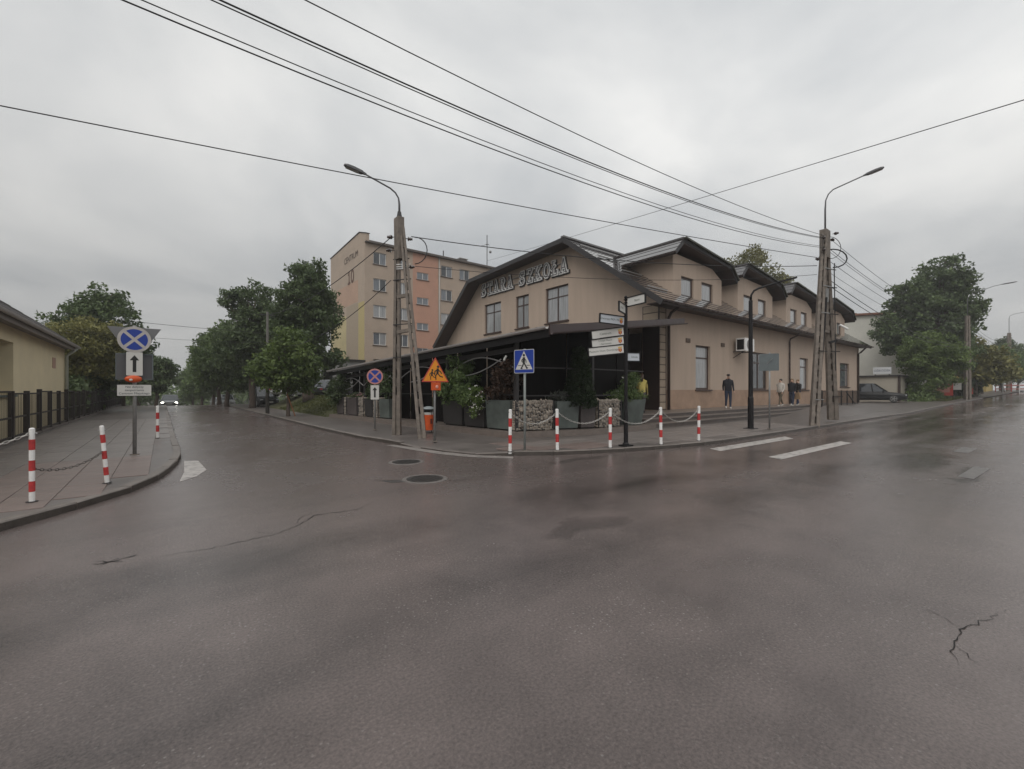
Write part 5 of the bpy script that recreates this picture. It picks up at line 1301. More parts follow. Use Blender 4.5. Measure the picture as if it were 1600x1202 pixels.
finger(3.05, 128, .84, ['Centrum'], 6)
finger(2.82, 127, .84, ['Urząd Miasta', 'i Starostwo'], 6, size=.068)
finger(2.58, 130, .92, ['Muzeum Dom Gorskiego'], 5, size=.078)
finger(3.66, 203, .60, ['Muzeum'], crest=False, size=.07)
finger(3.86, -100, .62, ['Basen'], crest=False, size=.08)
finger(2.40, -25, .34, ['Szkoła'], crest=False, m=BLUEW, size=.075, h=.2)

# litter bin
bn_ = thing('litter_bin', 'orange litter bin with grey hood behind the leaning concrete leg', 'bin', (7.33, 13.95, .1))
mb = MB(); mb.tube([(0, 0, .1), (0, 0, .64)], [.155, .175], 18); mb.build('body', ORANGE, bn_, smooth=False)
mb = MB(); mb.tube([(0, 0, .84), (0, 0, .90), (0, 0, .935)], [.215, .19, .05], 18); mb.build('hood', mat('hood_grey', (.30, .33, .34), .4), bn_)
mb = MB(); mb.tube([(0, 0, .64), (0, 0, .72)], [.165, .165], 18); mb.build('liner', mat('liner_white', (.5, .5, .48), .5), bn_)
for a in (40, 160, 280):
    mb = MB(); mb.bar((.16 * math.cos(R(a)), .16 * math.sin(R(a)), .6), (.16 * math.cos(R(a)), .16 * math.sin(R(a)), .86), .03, .012); mb.build('hood_arm', DARKM, bn_)
mb = MB(); mb.box(-.02, .06, -.185, -.165, .33, .50); mb.build('sticker', mat('sticker_dark', (.12, .02, .01), .6), bn_)
mb = MB(); mb.tube([(.17, .1, 0), (.17, .1, .7)], .02, 8); mb.build('stand', DARKM, bn_)

# split concrete poles: H-section legs with see-through slots
def leg(parent, a, b, w0, w1, side, solid=.16, dep=.12, slot=.55, gapr=.5):
    a, b, s = Vector(a), Vector(b), Vector(side).normalized(); ax = (b - a).normalized(); L = (b - a).length; f = ax.cross(s).normalized()
    mb = MB()
    def piece(t0, t1, o0, o1, i0, i1, d):
        pts = []
        for t, o, i in ((t0, o0, i0), (t1, o1, i1)):
            c = a.lerp(b, t); pts += [c + s * o + f * d, c + s * i + f * d, c + s * i - f * d, c + s * o - f * d]
        mb.add(pts, [(3, 2, 1, 0), (4, 5, 6, 7), (0, 1, 5, 4), (1, 2, 6, 5), (2, 3, 7, 6), (3, 0, 4, 7)])
    W = lambda t: (w0 + (w1 - w0) * t) / 2
    D = lambda t: dep * (1 - .35 * t)
    N = 6
    for k in range(N):
        t0, t1 = k / N, (k + 1) / N
        for sg in (-1, 1): piece(t0, t1, sg * W(t0), sg * W(t1), sg * W(t0) * .22, sg * W(t1) * .22, D((t0 + t1) / 2))
    piece(0, solid, -W(0) * .45, -W(solid) * .45, W(0) * .45, W(solid) * .45, D(0) * .6)
    n = int(L * (1 - solid) / slot)
    for k in range(n):
        t0 = solid + (1 - solid) * (k + gapr) / n; t1 = solid + (1 - solid) * (k + 1) / n
        piece(t0, t1, -W(t0) * .45, -W(t1) * .45, W(t0) * .45, W(t1) * .45, D(t0) * .5)
    return mb.build('leg', CONC_D, parent)
def lamp_arm(parent, pts, head_dir, L=.58):
    mb = MB(); mb.tube(pts, [.038] * 2 + [.027] * (len(pts) - 2), 8); mb.build('lamp_arm', mat('arm_grey', (.12, .12, .125), .45, metal=.3), parent, smooth=True)
    p = Vector(pts[-1]); d = Vector(head_dir).normalized(); s = d.cross(Vector((0, 0, 1))).normalized(); u = s.cross(d)
    mb = MB(); prof = [(-.12, .035, .03), (-.02, .05, .045), (.02, .10, .05), (.3, .125, .055), (L * .85, .11, .045), (L, .06, .02)]
    V = []
    for t, w, h in [(t, w * .8, h * .85) for t, w, h in prof]: V += [p + d * t + s * w - u * h, p + d * t - s * w - u * h, p + d * t - s * w * .8 + u * h, p + d * t + s * w * .8 + u * h]
    F = [(0, 1, 2, 3)] + [(4 * i + k, 4 * i + (k + 1) % 4, 4 * i + 4 + (k + 1) % 4, 4 * i + 4 + k) for i in range(len(prof) - 1) for k in range(4)] + [tuple(4 * (len(prof) - 1) + k for k in (3, 2, 1, 0))]
    mb.add(V, [tuple(reversed(f)) for f in F]); h = mb.build('lamp_head', mat('lamp_head_grey', (.085, .085, .088), .5), parent)
    mb = MB(); c = p + d * L * .55 - u * .058; mb.add([c + d * .2 + s * .08, c + d * .2 - s * .08, c - d * .2 - s * .08, c - d * .2 + s * .08], [(0, 1, 2, 3)]); mb.build('lens', mat('lamp_lens', (.35, .35, .34), .2), h)
def arc_pts(p, q, r, n=7):
    """up from p then bending towards q"""
    p, q = Vector(p), Vector(q); return [p] + [p.lerp(Vector((p.x, p.y, r)), 1)] + []
INS = mat('porcelain_brown', (.035, .02, .016), .2, coat=.5)
def insulator(parent, p, d):
    p, d = Vector(p), Vector(d).normalized(); mb = MB()
    mb.tube([p, p + d * .12], .015, 6); q = p + d * .12
    mb.tube([q, q + d * .04, q + d * .05, q + d * .10, q + d * .11, q + d * .16], [.06, .075, .045, .06, .04, .045], 10); mb.build('insulator', INS, parent)
lp = thing('utility_pole', 'split A-shaped concrete utility pole with lamp on the side-street corner', 'utility pole', (6.21, 14.09, .1))
leg(lp, (0, 0, -.1), (-.02, -.10, 7.1), .27, .165, (.78, -.62, 0), solid=.2)
leg(lp, (.22, -1.45, -.1), (.08, -.24, 7.0), .26, .16, (.85, -.52, 0), solid=.05, slot=.48)
mb = MB(); mb.prism([(-.09, -.34, 5.9), (.13, -.34, 5.9), (.13, .0, 5.9), (-.09, .0, 5.9)], (-.02, .0, 1.4)); mb.build('cap', CONC_D, lp)
mb = MB(); mb.tube([(0, -.2, 7.28), (0, -.2, 7.5)], [.10, .06], 8); mb.build('bracket', DARKM, lp)
for a, b in (((-.02, -.1, 3.45), (.2, -.9, 3.5)), ((-.02, -.1, 4.65), (.16, -.7, 4.65))):
    mb = MB(); mb.bar(a, b, .09, .11); mb.build('brace', CONC_D, lp)
for z in (2.6, 3.7, 5.2, 5.9):
    mb = MB(); q = 1 - z / 7; mb.bar((-.15, -.05, z), (.2 + .1 * q, -.35 - 1.0 * q, z), .03, .03); mb.build('band', DARKM, lp)
for z in (5.55, 5.62, 5.7):
    mb = MB(); mb.bar((-.12, -.22, z), (.27, -.48, z + .03), .03, .02); mb.build('white_strap', WHITE, lp)
lamp_arm(lp, [(0, -.2, 7.4), (0, -.2, 7.75), (-.03, -.2, 7.95), (-.14, -.2, 8.1), (-.32, -.2, 8.2), (-1.25, -.22, 8.42)], (-1, -.02, .12))
for (p, d) in (((-.11, -.1, 6.65), (-.6, .8, .1)), ((-.12, -.1, 6.2), (-.8, .5, 0)), ((.12, -.3, 6.6), (.9, -.4, 0)), ((.15, -.4, 5.6), (.9, -.4, .2))): insulator(lp, p, d)
loop = [(.42 + .38 * math.sin(t) * .8, -.5 - .3 * math.sin(t), 6.2 + .45 * math.cos(t)) for t in [math.pi * i / 10 for i in range(11)]]
mb = MB(); mb.tube(loop, .018, 5); mb.build('cable_loop', CABLE, lp, smooth=True)

rp_ = thing('utility_pole', 'tall split A-shaped concrete utility pole with lamp before the restaurant facade', 'utility pole', (23.5, 6.72, .1))
leg(rp_, (-1.75, -.1, -.1), (-.2, -.02, 8.55), .34, .22, (.62, -.78, 0), solid=.02, slot=.5, gapr=.6)
leg(rp_, (1.45, .1, .1), (.2, .05, 8.55), .42, .24, (.62, -.78, 0), solid=.1, slot=.5, gapr=.55)
mb = MB(); mb.box(-.26, .26, -.13, .15, 7.5, 8.75); mb.build('cap', CONC_D, rp_)
for a, b in (((-.95, -.05, 4.2), (.8, .08, 4.2)), ((-.65, -.05, 5.75), (.6, .05, 5.75))):
    mb = MB(); mb.bar(a, b, .08, .11); mb.build('brace', CONC_D, rp_)
for z in (1.1, 3.2, 4.9, 6.1, 6.9):
    q = 1 - z / 8.6; mb = MB(); mb.bar((-1.7 * q - .35, -.18, z), (-1.7 * q + .25, -.3, z), .03, .035); mb.build('band', GALV if z > 4.5 or z < 2 else BLACK, rp_)
    mb = MB(); mb.bar((1.4 * q - .25, -.05, z + .1), (1.4 * q + .3, -.25, z + .1), .03, .035); mb.build('band', BLACK, rp_)
mb = MB(); mb.tube([(-.25, -.1, 6.05), (-.25, -.1, 5.45)], [.11, .10], 10); mb.build('junction_box', GALV, rp_)
mb = MB(); mb.tube([(-1.6, -.16, .1), (-.55, -.2, 5.6)], .05, 6); mb.build('conduit', BLACK, rp_)
mb = MB(); mb.tube([(.75, -.2, 2.4), (.45, -.22, 7.0), (.5, -.22, 7.3)], .022, 6); mb.build('down_cable', CABLE, rp_)
mb = MB(); mb.bar((-.55, -.3, 3.6), (-.2, -.5, 3.7), .06, .1); mb.build('camera_arm', BLACK, rp_)
mb = MB(); mb.tube([(.75, -.35, 4.5), (.95, -.6, 4.3)], .05, 8); mb.build('camera', WHITE, rp_)
lamp_arm(rp_, [(0, 0, 8.7), (0, 0, 9.7), (0, -.02, 10.1), (0, -.12, 10.35), (0, -.3, 10.5), (0, -1.5, 10.72)], (0, -1, .14))
for (p, d) in (((-.34, -.1, 8.3), (-1, 0, 0)), ((-.34, -.1, 7.75), (-1, 0, 0)), ((.34, -.1, 8.4), (1, -.2, 0)), ((.34, .1, 8.0), (1, 0, .2)), ((-.3, .1, 7.4), (-1, .3, 0)), ((.3, -.2, 8.6), (.8, -.5, .2))): insulator(rp_, p, d)
loop = [(.55 + .5 * math.sin(t), -.15 - .4 * math.sin(t), 7.55 - .42 * math.cos(t)) for t in [2 * math.pi * i / 16 for i in range(15)]]
mb = MB(); mb.tube(loop, .03, 5); mb.build('cable_loop', CABLE, rp_, smooth=True)
loop = [(.3 + .42 * math.sin(t), -.1 - .3 * math.sin(t), 8.0 + .5 * math.cos(t)) for t in [math.pi * i / 10 for i in range(11)]]
mb = MB(); mb.tube(loop, .014, 5); mb.build('cable_loop', CABLE, rp_, smooth=True)
loop = [(-.45 - .2 * math.sin(t), -.1, 8.0 + .24 * math.cos(t)) for t in [math.pi * i / 10 for i in range(11)]]
mb = MB(); mb.tube(loop, .014, 5); mb.build('cable_loop', CABLE, rp_, smooth=True)

# other lamp posts and poles
bk = thing('street_lamp', 'slim black bent-arm street lamp on the pavement before the steps', 'street lamp', (17.96, 7.6, .1))
mb = MB(); mb.tube([(0, 0, -.05), (0, 0, 1.2), (0, 0, 1.25), (0, 0, 5.0)], [.11, .105, .085, .07], 12); mb.build('post', BLACK, bk, smooth=False)
mb = MB(); mb.box(-.2, .2, -.2, .2, 0, .025); mb.build('foot', DARKM, bk)
mb = MB(); mb.tube([(0, 0, 5.0), (.01, -.02, 5.22), (.06, -.1, 5.38), (.16, -.25, 5.47), (.55, -.9, 5.66)], .04, 8); mb.build('arm', BLACK, bk, smooth=True)
mb = MB(); mb.bar((.5, -.85, 5.655), (.8, -1.32, 5.77), .16, .05); mb.build('lamp_head', BLACK, bk)
l3 = thing('street_lamp', 'tall concrete street lamp before the biggest dark tree on the right', 'street lamp', (69.2, 6.55, terrain(69, 6)))
leg(l3, (0, 0, -.1), (0, 0, 9.3), .55, .34, (.62, -.78, 0), solid=.02, slot=.9, dep=.2)
lamp_arm(l3, [(0, 0, 9.2), (0, 0, 11.0), (.0, -.05, 11.3), (.05, -.6, 11.75), (.1, -1.9, 12.2), (.1, -2.6, 12.3)], (0, -1, .08), 1.0)
l4 = thing('street_lamp', 'farthest street lamp at the right edge of the picture', 'street lamp', (118, 6.0, terrain(118, 6)))
leg(l4, (0, 0, -.1), (0, 0, 10.5), .7, .4, (.62, -.78, 0), solid=.1, slot=1.2, dep=.2)
lamp_arm(l4, [(0, 0, 10.4), (0, 0, 13.0), (.0, -.1, 13.5), (.05, -.6, 13.8), (.1, -2.0, 14.0)], (0, -1, .08), 1.0)
p4 = thing('utility_pole', 'slim grey concrete pole among the trees along the side street', 'utility pole', (5.3, 32.2, .1))
mb = MB(); mb.tube([(0, 0, -.1), (0, 0, 6.6)], [.12, .07], 10); mb.build('post', mat('grey_pole', (.085, .08, .07), .8), p4, smooth=True)
mb = MB(); mb.bar((-.4, 0, 6.4), (.4, 0, 6.4), .05, .07); mb.build('crossarm', DARKM, p4)

# cables
def cable(name, pts, r, label, sag=0.0, group='overhead cables'):
    t = tag(bpy.data.objects.new(name, None), label, 'cable', group); COL.objects.link(t)
    a, b = Vector(pts[0]), Vector(pts[-1]); t.location = a
    P = []
    if len(pts) == 2:
        n = 24; P = [a.lerp(b, i / n) + Vector((0, 0, -sag * 4 * (i / n) * (1 - i / n))) - a for i in range(n + 1)]
    else: P = [Vector(p) - a for p in pts]
    mb = MB(); mb.tube(P, r * .52, 6); mb.build('wire', CABLE, t, smooth=True); return t
def par(y0, z22, zm, r, label, dz=0):
    """span along the main street, lowest near x = 0, from the right pole to one out of the frame on the left"""
    pts = []
    for i in range(33):
        x = 23.2 - 46 * i / 32; q = x / 22.5; pts.append((x, y0 - .02 * (23 - x) * 0, zm + (z22 - zm) * q * q))
    return cable('overhead_cable', pts, r, label)
par(6.62, 8.42, 7.07, .017, 'thin top cable over the junction to the right pole')
par(6.66, 8.32, 6.55, .023, 'thick twisted cable second from the top over the junction'); par(6.70, 8.30, 6.53, .016, 'cable running tight against the thick twisted one')
par(6.63, 7.92, 6.11, .014, 'lower cable of the junction span, upper wire of its pair'); par(6.68, 7.88, 6.05, .018, 'lower cable of the junction span, bottom wire of its pair')
cable('overhead_cable', [(-14.5, 14.8, 6.85), (23.2, 6.95, 7.62)], .022, 'long black cable from the left edge across the gable to the right pole', .25)
cable('overhead_cable', [(10.3, -13.1, 5.4), (32.5, 46, 18.2)], .022, 'cable from the right edge across the sky to the apartment roof', .15)
cable('overhead_cable', [(6.5, 13.6, 6.75), (23.2, 6.95, 7.25)], .028, 'black cable from the left pole across the gable letters to the right pole', .35)
cable('overhead_cable', [(6.6, 13.5, 5.75), (23.2, 6.95, 6.85)], .018, 'thin lower cable from the left pole across the gable windows', .35)
cable('overhead_cable', [(6.0, 14.1, 6.75), (5.3, 32.2, 6.5)], .03, 'cable from the left pole past the apartment end wall to the grey pole', .5)
cable('overhead_cable', [(6.0, 14.1, 5.3), (5.3, 32.2, 4.6)], .025, 'sagging lower cable from the left pole to the grey pole', .9)
cable('overhead_cable', [(-4.0, 30.5, 5.4), (5.3, 32.2, 5.35)], .022, 'cable strung across the side street, upper', .12)
cable('overhead_cable', [(-4.2, 34.0, 4.9), (5.3, 32.2, 4.7)], .016, 'cable strung across the side street, lower', .15)
for k, (za, zb, r) in enumerate(((8.55, 9.4, .02), (8.1, 9.0, .022), (8.0, 8.9, .018), (7.6, 8.6, .02), (7.1, 8.2, .016), (6.8, 6.7, .03), (6.55, 6.4, .03))):
    cable('overhead_cable', [(23.9, 6.65 + .03 * k, za), (69.0, 6.5 + .02 * k, zb)], r, ['topmost thin cable', 'second cable', 'third cable', 'fourth cable', 'fifth thin cable', 'upper thick cable', 'lower thick cable'][k] + ' leaving the right pole toward the far lamp', 1.0)
    cable('overhead_cable', [(69.3, 6.5, zb), (118, 6.0, zb + 1.3)], r * 1.2, ['topmost thin cable', 'second cable', 'third cable', 'fourth cable', 'fifth thin cable', 'upper thick cable', 'lower thick cable'][k] + ' between the two far right lamps', 1.2) if k < 4 else None

# left fence: posts, frames and wire infill
fe = thing('metal_fence', 'dark metal panel fence along the left pavement', 'fence', (-3.42, 10, .1))
FEN = mat('rusty_black_fence', (0.028, 0.022, 0.02), .6, ns=9, na=.4)
CONB = mat('fence_base', (.13, .11, .10), .7, ns=3, na=.3)
y = 11.5; k = 0
while y < 66:
    zt = 1.42 + (.06 if k % 3 == 0 else 0); dx = .0
    mb = MB(); mb.box(-.06, .06, y - 10 - .06, y - 10 + .06, -.1, zt + .06); mb.build('post', FEN, fe)
    mb = MB(); a, b = y - 10 + .08, y - 10 + 1.75
    for (z0, z1) in ((.12, .17), (.68, .73), (zt - .05, zt)): mb.box(-.025, .025, a, b, z0, z1)
    for yy in (a, b - .04): mb.box(-.024, .024, yy, yy + .04, .12, zt)
    pf = mb.build('panel', FEN, fe)
    mb = MB(); n = 9
    for i in range(1, n): yy = a + (b - a) * i / n; mb.box(-.006, .006, yy - .004, yy + .004, .15, zt - .03)
    o = mb.build('infill_bars', FEN, pf); o['kind'] = 'stuff'
    mb = MB(); mb.box(-.07, .07, y - 10 + .07, y - 10 + 1.76, -.15, .08); mb.build('base', CONB, fe)
    y += 1.83; k += 1
# railing at the far end of the facade
ra = thing('railing', 'black railing with bars at the far end of the restaurant steps', 'railing', (35, 10.2, .5))
mb = MB(); mb.box(0, 8.4, -.02, .02, .05, .09); mb.box(0, 8.4, -.02, .02, 1.02, 1.07); mb.build('rail', BLACK, ra)
for i in range(7):
    mb = MB(); mb.box(1.4 * i - .03, 1.4 * i + .03, -.03, .03, -.3, 1.1); mb.build('post', BLACK, ra)
for i in range(48):
    if i % 8: mb = MB(); mb.box(.175 * i - .015, .175 * i + .015, -.012, .01, .09, 1.02); mb.build('bar', BLACK, ra)
mb = MB(); mb.bar((4.2, -.3, 1.0), (6.4, -.3, .05), .05, .05); mb.build('stair_rail', BLACK, ra)
# posters under the trees
for (x, y, w, c, lab) in ((69.5, 8.6, 1.8, SRED, 'red and white poster board under the round tree'), (77.5, 7.6, 1.5, SRED, 'pinkish poster board at the foot of the biggest tree')):
    z = terrain(x, y); t = thing('poster_board', lab, 'poster board', (x, y, z), 0, 'poster boards under the trees')
    mb = MB(); mb.box(-.04, .04, -w / 2, w / 2, .5, 1.9); mb.build('board', SRED, t)
    mb = MB(); mb.box(-.05, -.041, -w * .36, w * .36, .85, 1.55); mb.build('picture', SWHITE if w < 1.6 else mat('poster_pink', (.45, .2, .17), .6), t)
    for s in (-1, 1):
        mb = MB(); mb.box(-.03, .03, s * w * .4 - .03, s * w * .4 + .03, -.1, .499); mb.build('post', DARKM, t)
t = thing('notice_board', 'small white notice between the poster boards', 'notice', (73, 7.9, terrain(73, 8)))
mb = MB(); mb.box(-.03, .03, -.5, .5, 1.1, 1.9); mb.build('board', SWHITE, t); mb = MB(); mb.box(-.03, .03, -.04, .04, -.1, 1.1); mb.build('post', DARKM, t)
t = thing('road_sign', 'distant grey sign back by the right edge trees', 'road sign', (98, 5.6, terrain(98, 5)))
mb = MB(); mb.tube([(0, 0, -.1), (0, 0, 4.4)], .06, 8); mb.build('pole', GALV, t); mb = MB(); mb.box(-.03, .03, -.9, .9, 3.2, 4.6); mb.build('plate', SIGNBACK, t)
t = thing('barrier_fence', 'red and white barrier far down the main street', 'fence', (112, 4.2, terrain(112, 4)))
for i in range(6):
    mb = MB(); mb.box(-.04, .04, -1.5 + i * .9, -1.5 + i * .9 + .1, 0, 1.5); mb.build('post', RED if i % 2 else WHITE, t)
mb = MB(); mb.box(-.03, .03, -1.5, 3.1, 1.1, 1.3); mb.box(-.03, .03, -1.5, 3.1, .5, .7); mb.build('rail', mat('barrier_pink', (.5, .2, .18), .5), t)

# ================================================================== VEHICLES
def car(label, loc, rz, paint, L=4.4, W=1.78, H=1.45, suv=0.0, lights=False, group='cars parked or driving by'):
    t = thing('car', label, 'car', loc, rz, group)          # nose along +X
    g = .18; hb = .86 + suv * .12; hl = L / 2
    secs = [(-hl, .78, .42, hb * .86), (-hl + .12, .9, .3, hb * .96), (-hl + .7, 1, g, hb), (-.2, 1, g, hb), (hl - 1.35, 1, g, hb * .98), (hl - .5, .96, g + .02, hb * .86), (hl - .12, .86, .26, hb * .74), (hl, .70, .36, hb * .62)]
    mb = MB(); V = []
    for x, w, z0, z1 in secs:
        w = w * W / 2; V += [(x, -w * .94, z0), (x, -w, z0 + .18), (x, -w * .98, (z0 + z1) / 2 + .12), (x, -w * .90, z1 - .03), (x, -w * .6, z1), (x, w * .6, z1), (x, w * .90, z1 - .03), (x, w * .98, (z0 + z1) / 2 + .12), (x, w, z0 + .18), (x, w * .94, z0)]
    n = 10; F = [(i * n + k, (i + 1) * n + k, (i + 1) * n + (k + 1) % n, i * n + (k + 1) % n) for i in range(len(secs) - 1) for k in range(n)]
    F += [tuple(range(n - 1, -1, -1)), tuple((len(secs) - 1) * n + k for k in range(n))]
    mb.add(V, F); mb.build('body', paint, t, smooth=False)
    # greenhouse
    rw, bw = W * .36, W * .455; zt = H + suv * .2; z0 = hb - .02
    bot = [(-hl + .35 - suv * .1, z0), (hl - 1.3, z0)]; top = [(-hl + .95 - suv * .5, zt), (hl - 2.15, zt)]
    V = [(bot[0][0], -bw, z0), (bot[1][0], -bw * .96, z0), (bot[1][0], bw * .96, z0), (bot[0][0], bw, z0), (top[0][0], -rw, zt - .03), (top[1][0], -rw, zt - .02), (top[1][0], rw, zt - .02), (top[0][0], rw, zt - .03)]
    mb = MB(); mb.add(V, [(0, 1, 5, 4), (1, 2, 6, 5), (2, 3, 7, 6), (3, 0, 4, 7)]); mb.build('glazing', GLASS, t)
    mb = MB(); mb.add([V[4], V[5], V[6], V[7]] + [(top[0][0] + .1, -rw * .8, zt + .02), (top[1][0] - .1, -rw * .8, zt + .03), (top[1][0] - .1, rw * .8, zt + .03), (top[0][0] + .1, rw * .8, zt + .02)], [(4, 5, 6, 7), (0, 1, 5, 4), (1, 2, 6, 5), (2, 3, 7, 6), (3, 0, 4, 7)])
    for i, j in ((0, 4), (1, 5), (2, 6), (3, 7)): mb.bar(V[i], V[j], .07, .07)
    for s in (-1, 1): mb.bar((.0, s * bw * 1.0, z0), (-.1, s * rw * 1.02, zt - .04), .08, .04)
    mb.build('roof', paint, t)
    for x in (-hl + .85, hl - .88):
        for s in (-1, 1):
            q = MB(); yy = s * (W / 2 - .12)
            q.tube([(x, yy - s * .10, .32), (x, yy + s * .095, .32), (x, yy + s * .115, .32)], [.32, .32, .29], 20); w = q.build('wheel', RUBBER, t)
            q = MB(); q.tube([(x, yy + s * .08, .32), (x, yy + s * .122, .32)], .075, 10)
            for k in range(5):
                a = R(72 * k); q.bar((x, yy + s * .118, .32), (x + .2 * math.cos(a), yy + s * .118, .32 + .2 * math.sin(a)), .06, .02, up=(0, 1, 0))
            q.tube([(x + .215 * math.cos(R(20 * k)), yy + s * .118, .32 + .215 * math.sin(R(20 * k))) for k in range(19)], .018, 5, cap=False)
            q.build('rim', GALV, w)
    HL = mat('lit_headlight', (1.0, .97, .85), .3, em=14) if lights else mat('headlight_glass', (.35, .36, .37), .15)
    for s in (-1, 1):
        q = MB(); q.sphere((hl - .10, s * W * .355, hb * .66), (.06, .15, .075), 10, 6); q.build('headlight', HL, t)
        q = MB(); q.box(-hl - .012, -hl + .06, s * W * .30 - .14, s * W * .30 + .14, hb * .68, hb * .82); q.build('tail_light', RED, t)
        q = MB(); q.sphere((hl - 1.55, s * (W / 2 + .09), hb + .06), (.06, .1, .07), 8, 5); q.build('mirror', paint, t)
    q = MB(); q.box(hl - .03, hl + .012, -.26, .26, .38, .49); q.build('number_plate', SWHITE, t)
    q = MB(); q.box(hl - .08, hl + .004, -W * .25, W * .25, .54, hb * .66 + .02); q.build('grille', BLACK, t)
    return t
BLKP = mat('car_black', (.008, .009, .010), .35, spec=.3); SILP = mat('car_silver', (.28, .29, .30), .3, metal=.3, coat=.6); WHTP = mat('car_white', (.55, .56, .57), .3, coat=.6); DRKP = mat('car_dark', (.03, .032, .036), .3, coat=.6)
car('black car nosing out between the restaurant and the cream garage', (56.4, 12.0, pave_z(57, 11) + .02), R(-80), BLKP, 4.5, 1.85, 1.5, .6).scale = (1.15, 1.15, 1.15)
car('approaching car with both headlights on far down the side street', (.62, 66, -.4), R(-92), mat('car_grey', (.10, .105, .11), .3, coat=.5), 4.3, 1.76, 1.45, lights=True)
car('white car parked up on the bank beside the apartments', (9.2, 42.5, 1.05), R(35), WHTP)
car('dark car parked on the bank right of the thick trunk', (12.2, 41.0, 1.05), R(30), DRKP)
car('black van-like car parked under the trees at the kerb', (7.4, 47.0, .1), R(-86), BLKP, 4.6, 1.8, 1.7, .8)
car('white car behind the black one under the trees', (8.6, 53.0, .05), R(-90), WHTP, suv=.5)
car('pale parked car far along the right kerb', (6.2, 66, -.4), R(-90), SILP)
car('second pale parked car farther along the right kerb', (6.2, 76, -.9), R(-90), SILP)

# ================================================================== PEOPLE
def person(label, loc, rz, H, skin, top_m, leg_m, shoe_m, hair_m, stride=.22, arms=(.15, -.15), hair='short', bulk=1.0, group='people on the pavement', elbow=.08, bag=None, tz=.92):
    """one continuous body, facing +Y, built as a skinned skeleton; clothes and hair follow"""
    t = thing('person', label, 'person', loc, rz, group); k = H / 1.75
    J, E = [], []
    def j(p, r, par=None, m=0):
        J.append((Vector(p) * k, r * k)); i = len(J) - 1
        if par is not None: E.append((par, i, m))
        return i
    SK, TP, LG, SH = 0, 1, 2, 3
    pv = j((0, 0, .95), .135 * bulk); ch = j((0, .0, 1.18), .135 * bulk, pv, TP); c2 = j((0, .01, 1.38), .14 * bulk, ch, TP); nk = j((0, .015, 1.50), .058, c2, TP)
    hd = j((0, .03, 1.60), .078, nk, SK); ht = j((0, .035, 1.69), .072, hd, SK); ns = j((0, .125, 1.605), .013, hd, SK)
    for s, ar in ((-1, arms[0]), (1, arms[1])):
        sh = j((s * .175 * bulk, 0, 1.40), .07, c2, TP); el = j((s * (.175 * bulk + .03), ar * .55 - .03, 1.13), .05, sh, TP); wr = j((s * (.175 * bulk + .03), ar + elbow, .91), .036, el, TP); ha = j((s * (.175 * bulk + .04), ar + elbow + .02, .84), .03, wr, SK)
        for f in range(4): 
            f1 = j((s * (.175 * bulk + .038) + (f - 1.5) * .004 * s, ar + elbow + .02 + (f - 1.5) * .018, .80), .010, ha, SK); j((s * (.175 * bulk + .03), ar + elbow + .025 + (f - 1.5) * .016, .755 + .008 * abs(f - 1)), .008, f1, SK)
        th = j((s * (.175 * bulk + .022), ar + elbow + .065, .815), .011, ha, SK)
    for s, st in ((-1, stride), (1, -stride)):
        hp = j((s * .085, 0, .90), .10 * bulk, pv, LG); kn = j((s * .09, st * .55 + .03, .50), .068, hp, LG)
        an_ = j((s * .09, st * 1.0 - (.04 if st < 0 else 0), .10 + (.05 if st < 0 else 0)), .046, kn, LG); he = j((s * .09, st - (.05 if st < 0 else .01), .05 + (.04 if st < 0 else 0)), .042, an_, SH); j((s * .1, st + .15, .035), .036, he, SH)
    me = bpy.data.meshes.new('body'); me.from_pydata([tuple(p) for p, r in J], [(a, b) for a, b, m in E], [])
    ob = bpy.data.objects.new('body', me); COL.objects.link(ob)
    ob.modifiers.new('skin', 'SKIN'); sv = me.skin_vertices[0].data
    for i, (p, r) in enumerate(J): sv[i].radius = (r, r)
    sv[0].use_root = True
    ob.modifiers.new('sub', 'SUBSURF').levels = 1; ob.modifiers['sub'].render_levels = 1
    dg = bpy.context.evaluated_depsgraph_get(); dg.update()
    bm_ = bpy.data.meshes.new_from_object(ob.evaluated_get(dg)); bpy.data.objects.remove(ob)
    bm_.materials.clear()
    for m in (skin, top_m, leg_m, shoe_m): bm_.materials.append(m)
    segs = [(J[a][0], J[b][0], m, J[a][1], J[b][1]) for a, b, m in E]
    for p in bm_.polygons:
        c = p.center; best, bm2 = 1e9, 0
        for a, b, m, ra, rb in segs:
            d = b - a; q = max(0, min(1, (c - a).dot(d) / max(1e-9, d.dot(d)))); dist = (c - a - d * q).length - (ra + (rb - ra) * q)
            if dist < best: best, bm2 = dist, m
        if bm2 == LG and c.z > tz * k: bm2 = TP
        if bm2 == TP and c.z < tz * k and abs(c.x) < .17 * k: bm2 = LG
        p.material_index = bm2; p.use_smooth = True
    obj('body', bm_, t)
    mb = MB(); c = Vector((0, .02, 1.665)) * k
    if hair == 'cap':
        mb.sphere(c + Vector((0, .005, .045)) * k, (.088 * k, .098 * k, .052 * k), 14, 8); mb.bar(c + Vector((0, .07, .035)) * k, c + Vector((0, .17, .022)) * k, .13 * k, .014 * k); mb.build('cap', hair_m, t, smooth=True)
    else:
        mb.sphere(c + Vector((0, -.035, .025)) * k, (.088 * k, .090 * k, .075 * k), 14, 8)
        if hair == 'long': mb.tube([c + Vector((0, -.05, -.0)) * k, c + Vector((0, -.075, -.12)) * k, c + Vector((0, -.085, -.26)) * k], [.085 * k, .085 * k, .05 * k], 10)
        mb.build('hair', hair_m, t, smooth=True)
    return t
SKIN = mat('skin', (.42, .26, .19), .55)
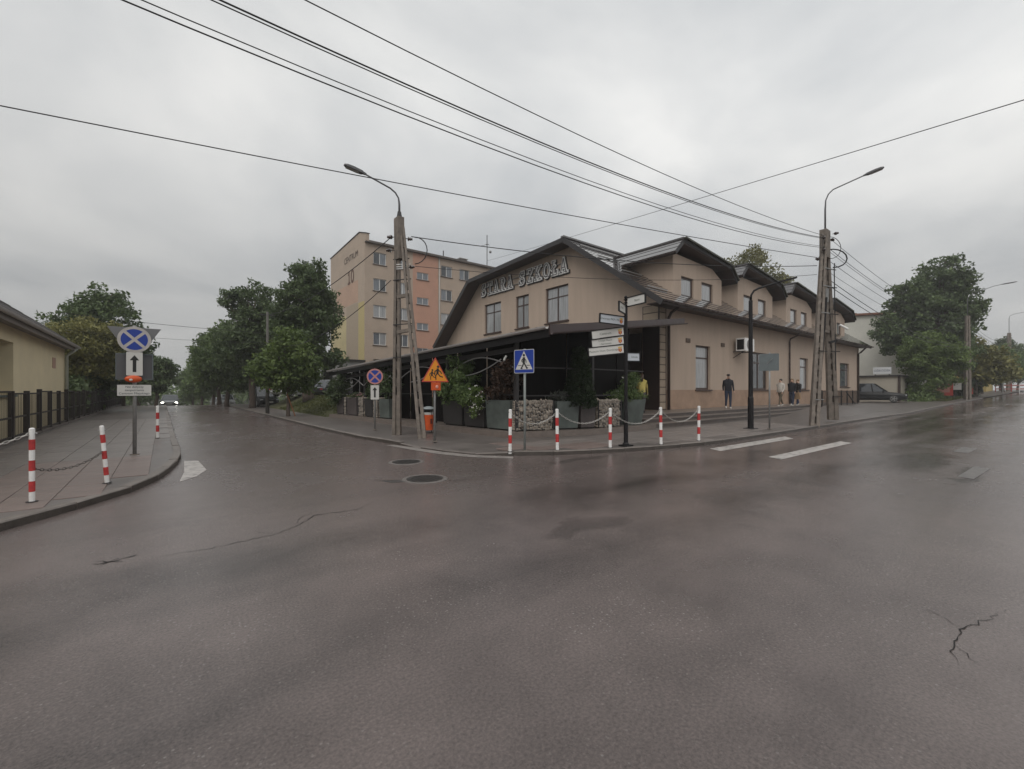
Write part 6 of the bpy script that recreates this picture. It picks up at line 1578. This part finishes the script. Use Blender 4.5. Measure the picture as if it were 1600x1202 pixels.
NAVY = mat('navy_cloth', (.012, .013, .018), .85); JEAN = mat('blue_jeans', (.022, .032, .06), .85); WOOL = mat('white_wool', (.50, .47, .43), .9, ns=14, na=.15); CAMO = mat('camouflage_cloth', (.06, .05, .035), .85, ns=14, na=.5, col2=(.16, .13, .09))
SHOE = mat('pale_shoes', (.5, .48, .45), .6); HAIRD = mat('dark_hair', (.02, .013, .01), .6); HAIRB = mat('fair_hair', (.20, .13, .07), .6); YELC = mat('yellow_cloth', (.55, .45, .13), .85); BROWNB = mat('brown_paper', (.30, .20, .12), .7); MAUVE = mat('mauve_trousers', (.09, .075, .085), .85)
person('man in dark pullover, navy trousers and black cap walking past the AC unit', (23.75, 11.2, .60), R(128), 1.86, SKIN, NAVY, JEAN, SHOE, BLACK, stride=.05, arms=(.10, -.10), hair='cap', bulk=1.08)
person('woman in white pullover and camouflage trousers mid-stride beneath the sign back', (30.1, 10.95, .60), R(72), 1.70, SKIN, WOOL, CAMO, SHOE, HAIRD, stride=.26, arms=(.1, -.05), bulk=1.22)
person('fair-haired woman in dark jacket walking next to the bag carrier', (31.5, 10.8, .60), R(95), 1.74, SKIN, NAVY, JEAN, SHOE, HAIRB, stride=.18, arms=(.12, -.12), hair='long')
wb = person('woman in black jacket and blue jeans carrying a brown bag', (32.3, 10.75, .60), R(80), 1.70, SKIN, BLACK, mat('bright_jeans', (.02, .035, .09), .85), SHOE, HAIRB, stride=.24, arms=(.22, .05), bulk=1.12)
bg_ = thing('shopping_bag', 'brown paper bag carried in front of the woman in black', 'bag', (31.85, 10.62, 1.02), R(80))
mb = MB(); mb.prism([(-.2, -.07, 0), (.2, -.07, 0), (.16, -.06, .44), (-.16, -.06, .44)], (0, .13, 0)); mb.build('body', BROWNB, bg_)
for s in (-.05, .05):
    mb = MB(); mb.tube([(-.08, s, .43), (-.05, s, .56), (.05, s, .56), (.08, s, .43)], .008, 5); mb.build('handle', BROWNB, bg_)
person('woman in yellow top with brown hair at the entrance behind the pot', (16.35, 11.45, .60), R(-60), 1.72, SKIN, YELC, MAUVE, NAVY, mat('brown_hair', (.05, .022, .012), .6), stride=.06, arms=(.2, .25), hair='long', elbow=.16)

# ================================================================== WET AIR
HAZE = bpy.data.materials.new('haze'); HAZE.use_nodes = True
hn = HAZE.node_tree.nodes; hn.clear()
ho = hn.new('ShaderNodeOutputMaterial'); hv_ = hn.new('ShaderNodeVolumePrincipled')
hv_.inputs['Color'].default_value = (.97, .98, .985, 1); hv_.inputs['Density'].default_value = 0.0009; hv_.inputs['Anisotropy'].default_value = 0.2
HAZE.node_tree.links.new(hv_.outputs[0], ho.inputs['Volume'])
mb = MB(); mb.box(-680, 680, -680, 680, -4.5, 34); hz_ = mb.build('haze', HAZE); hz_['kind'] = 'stuff'
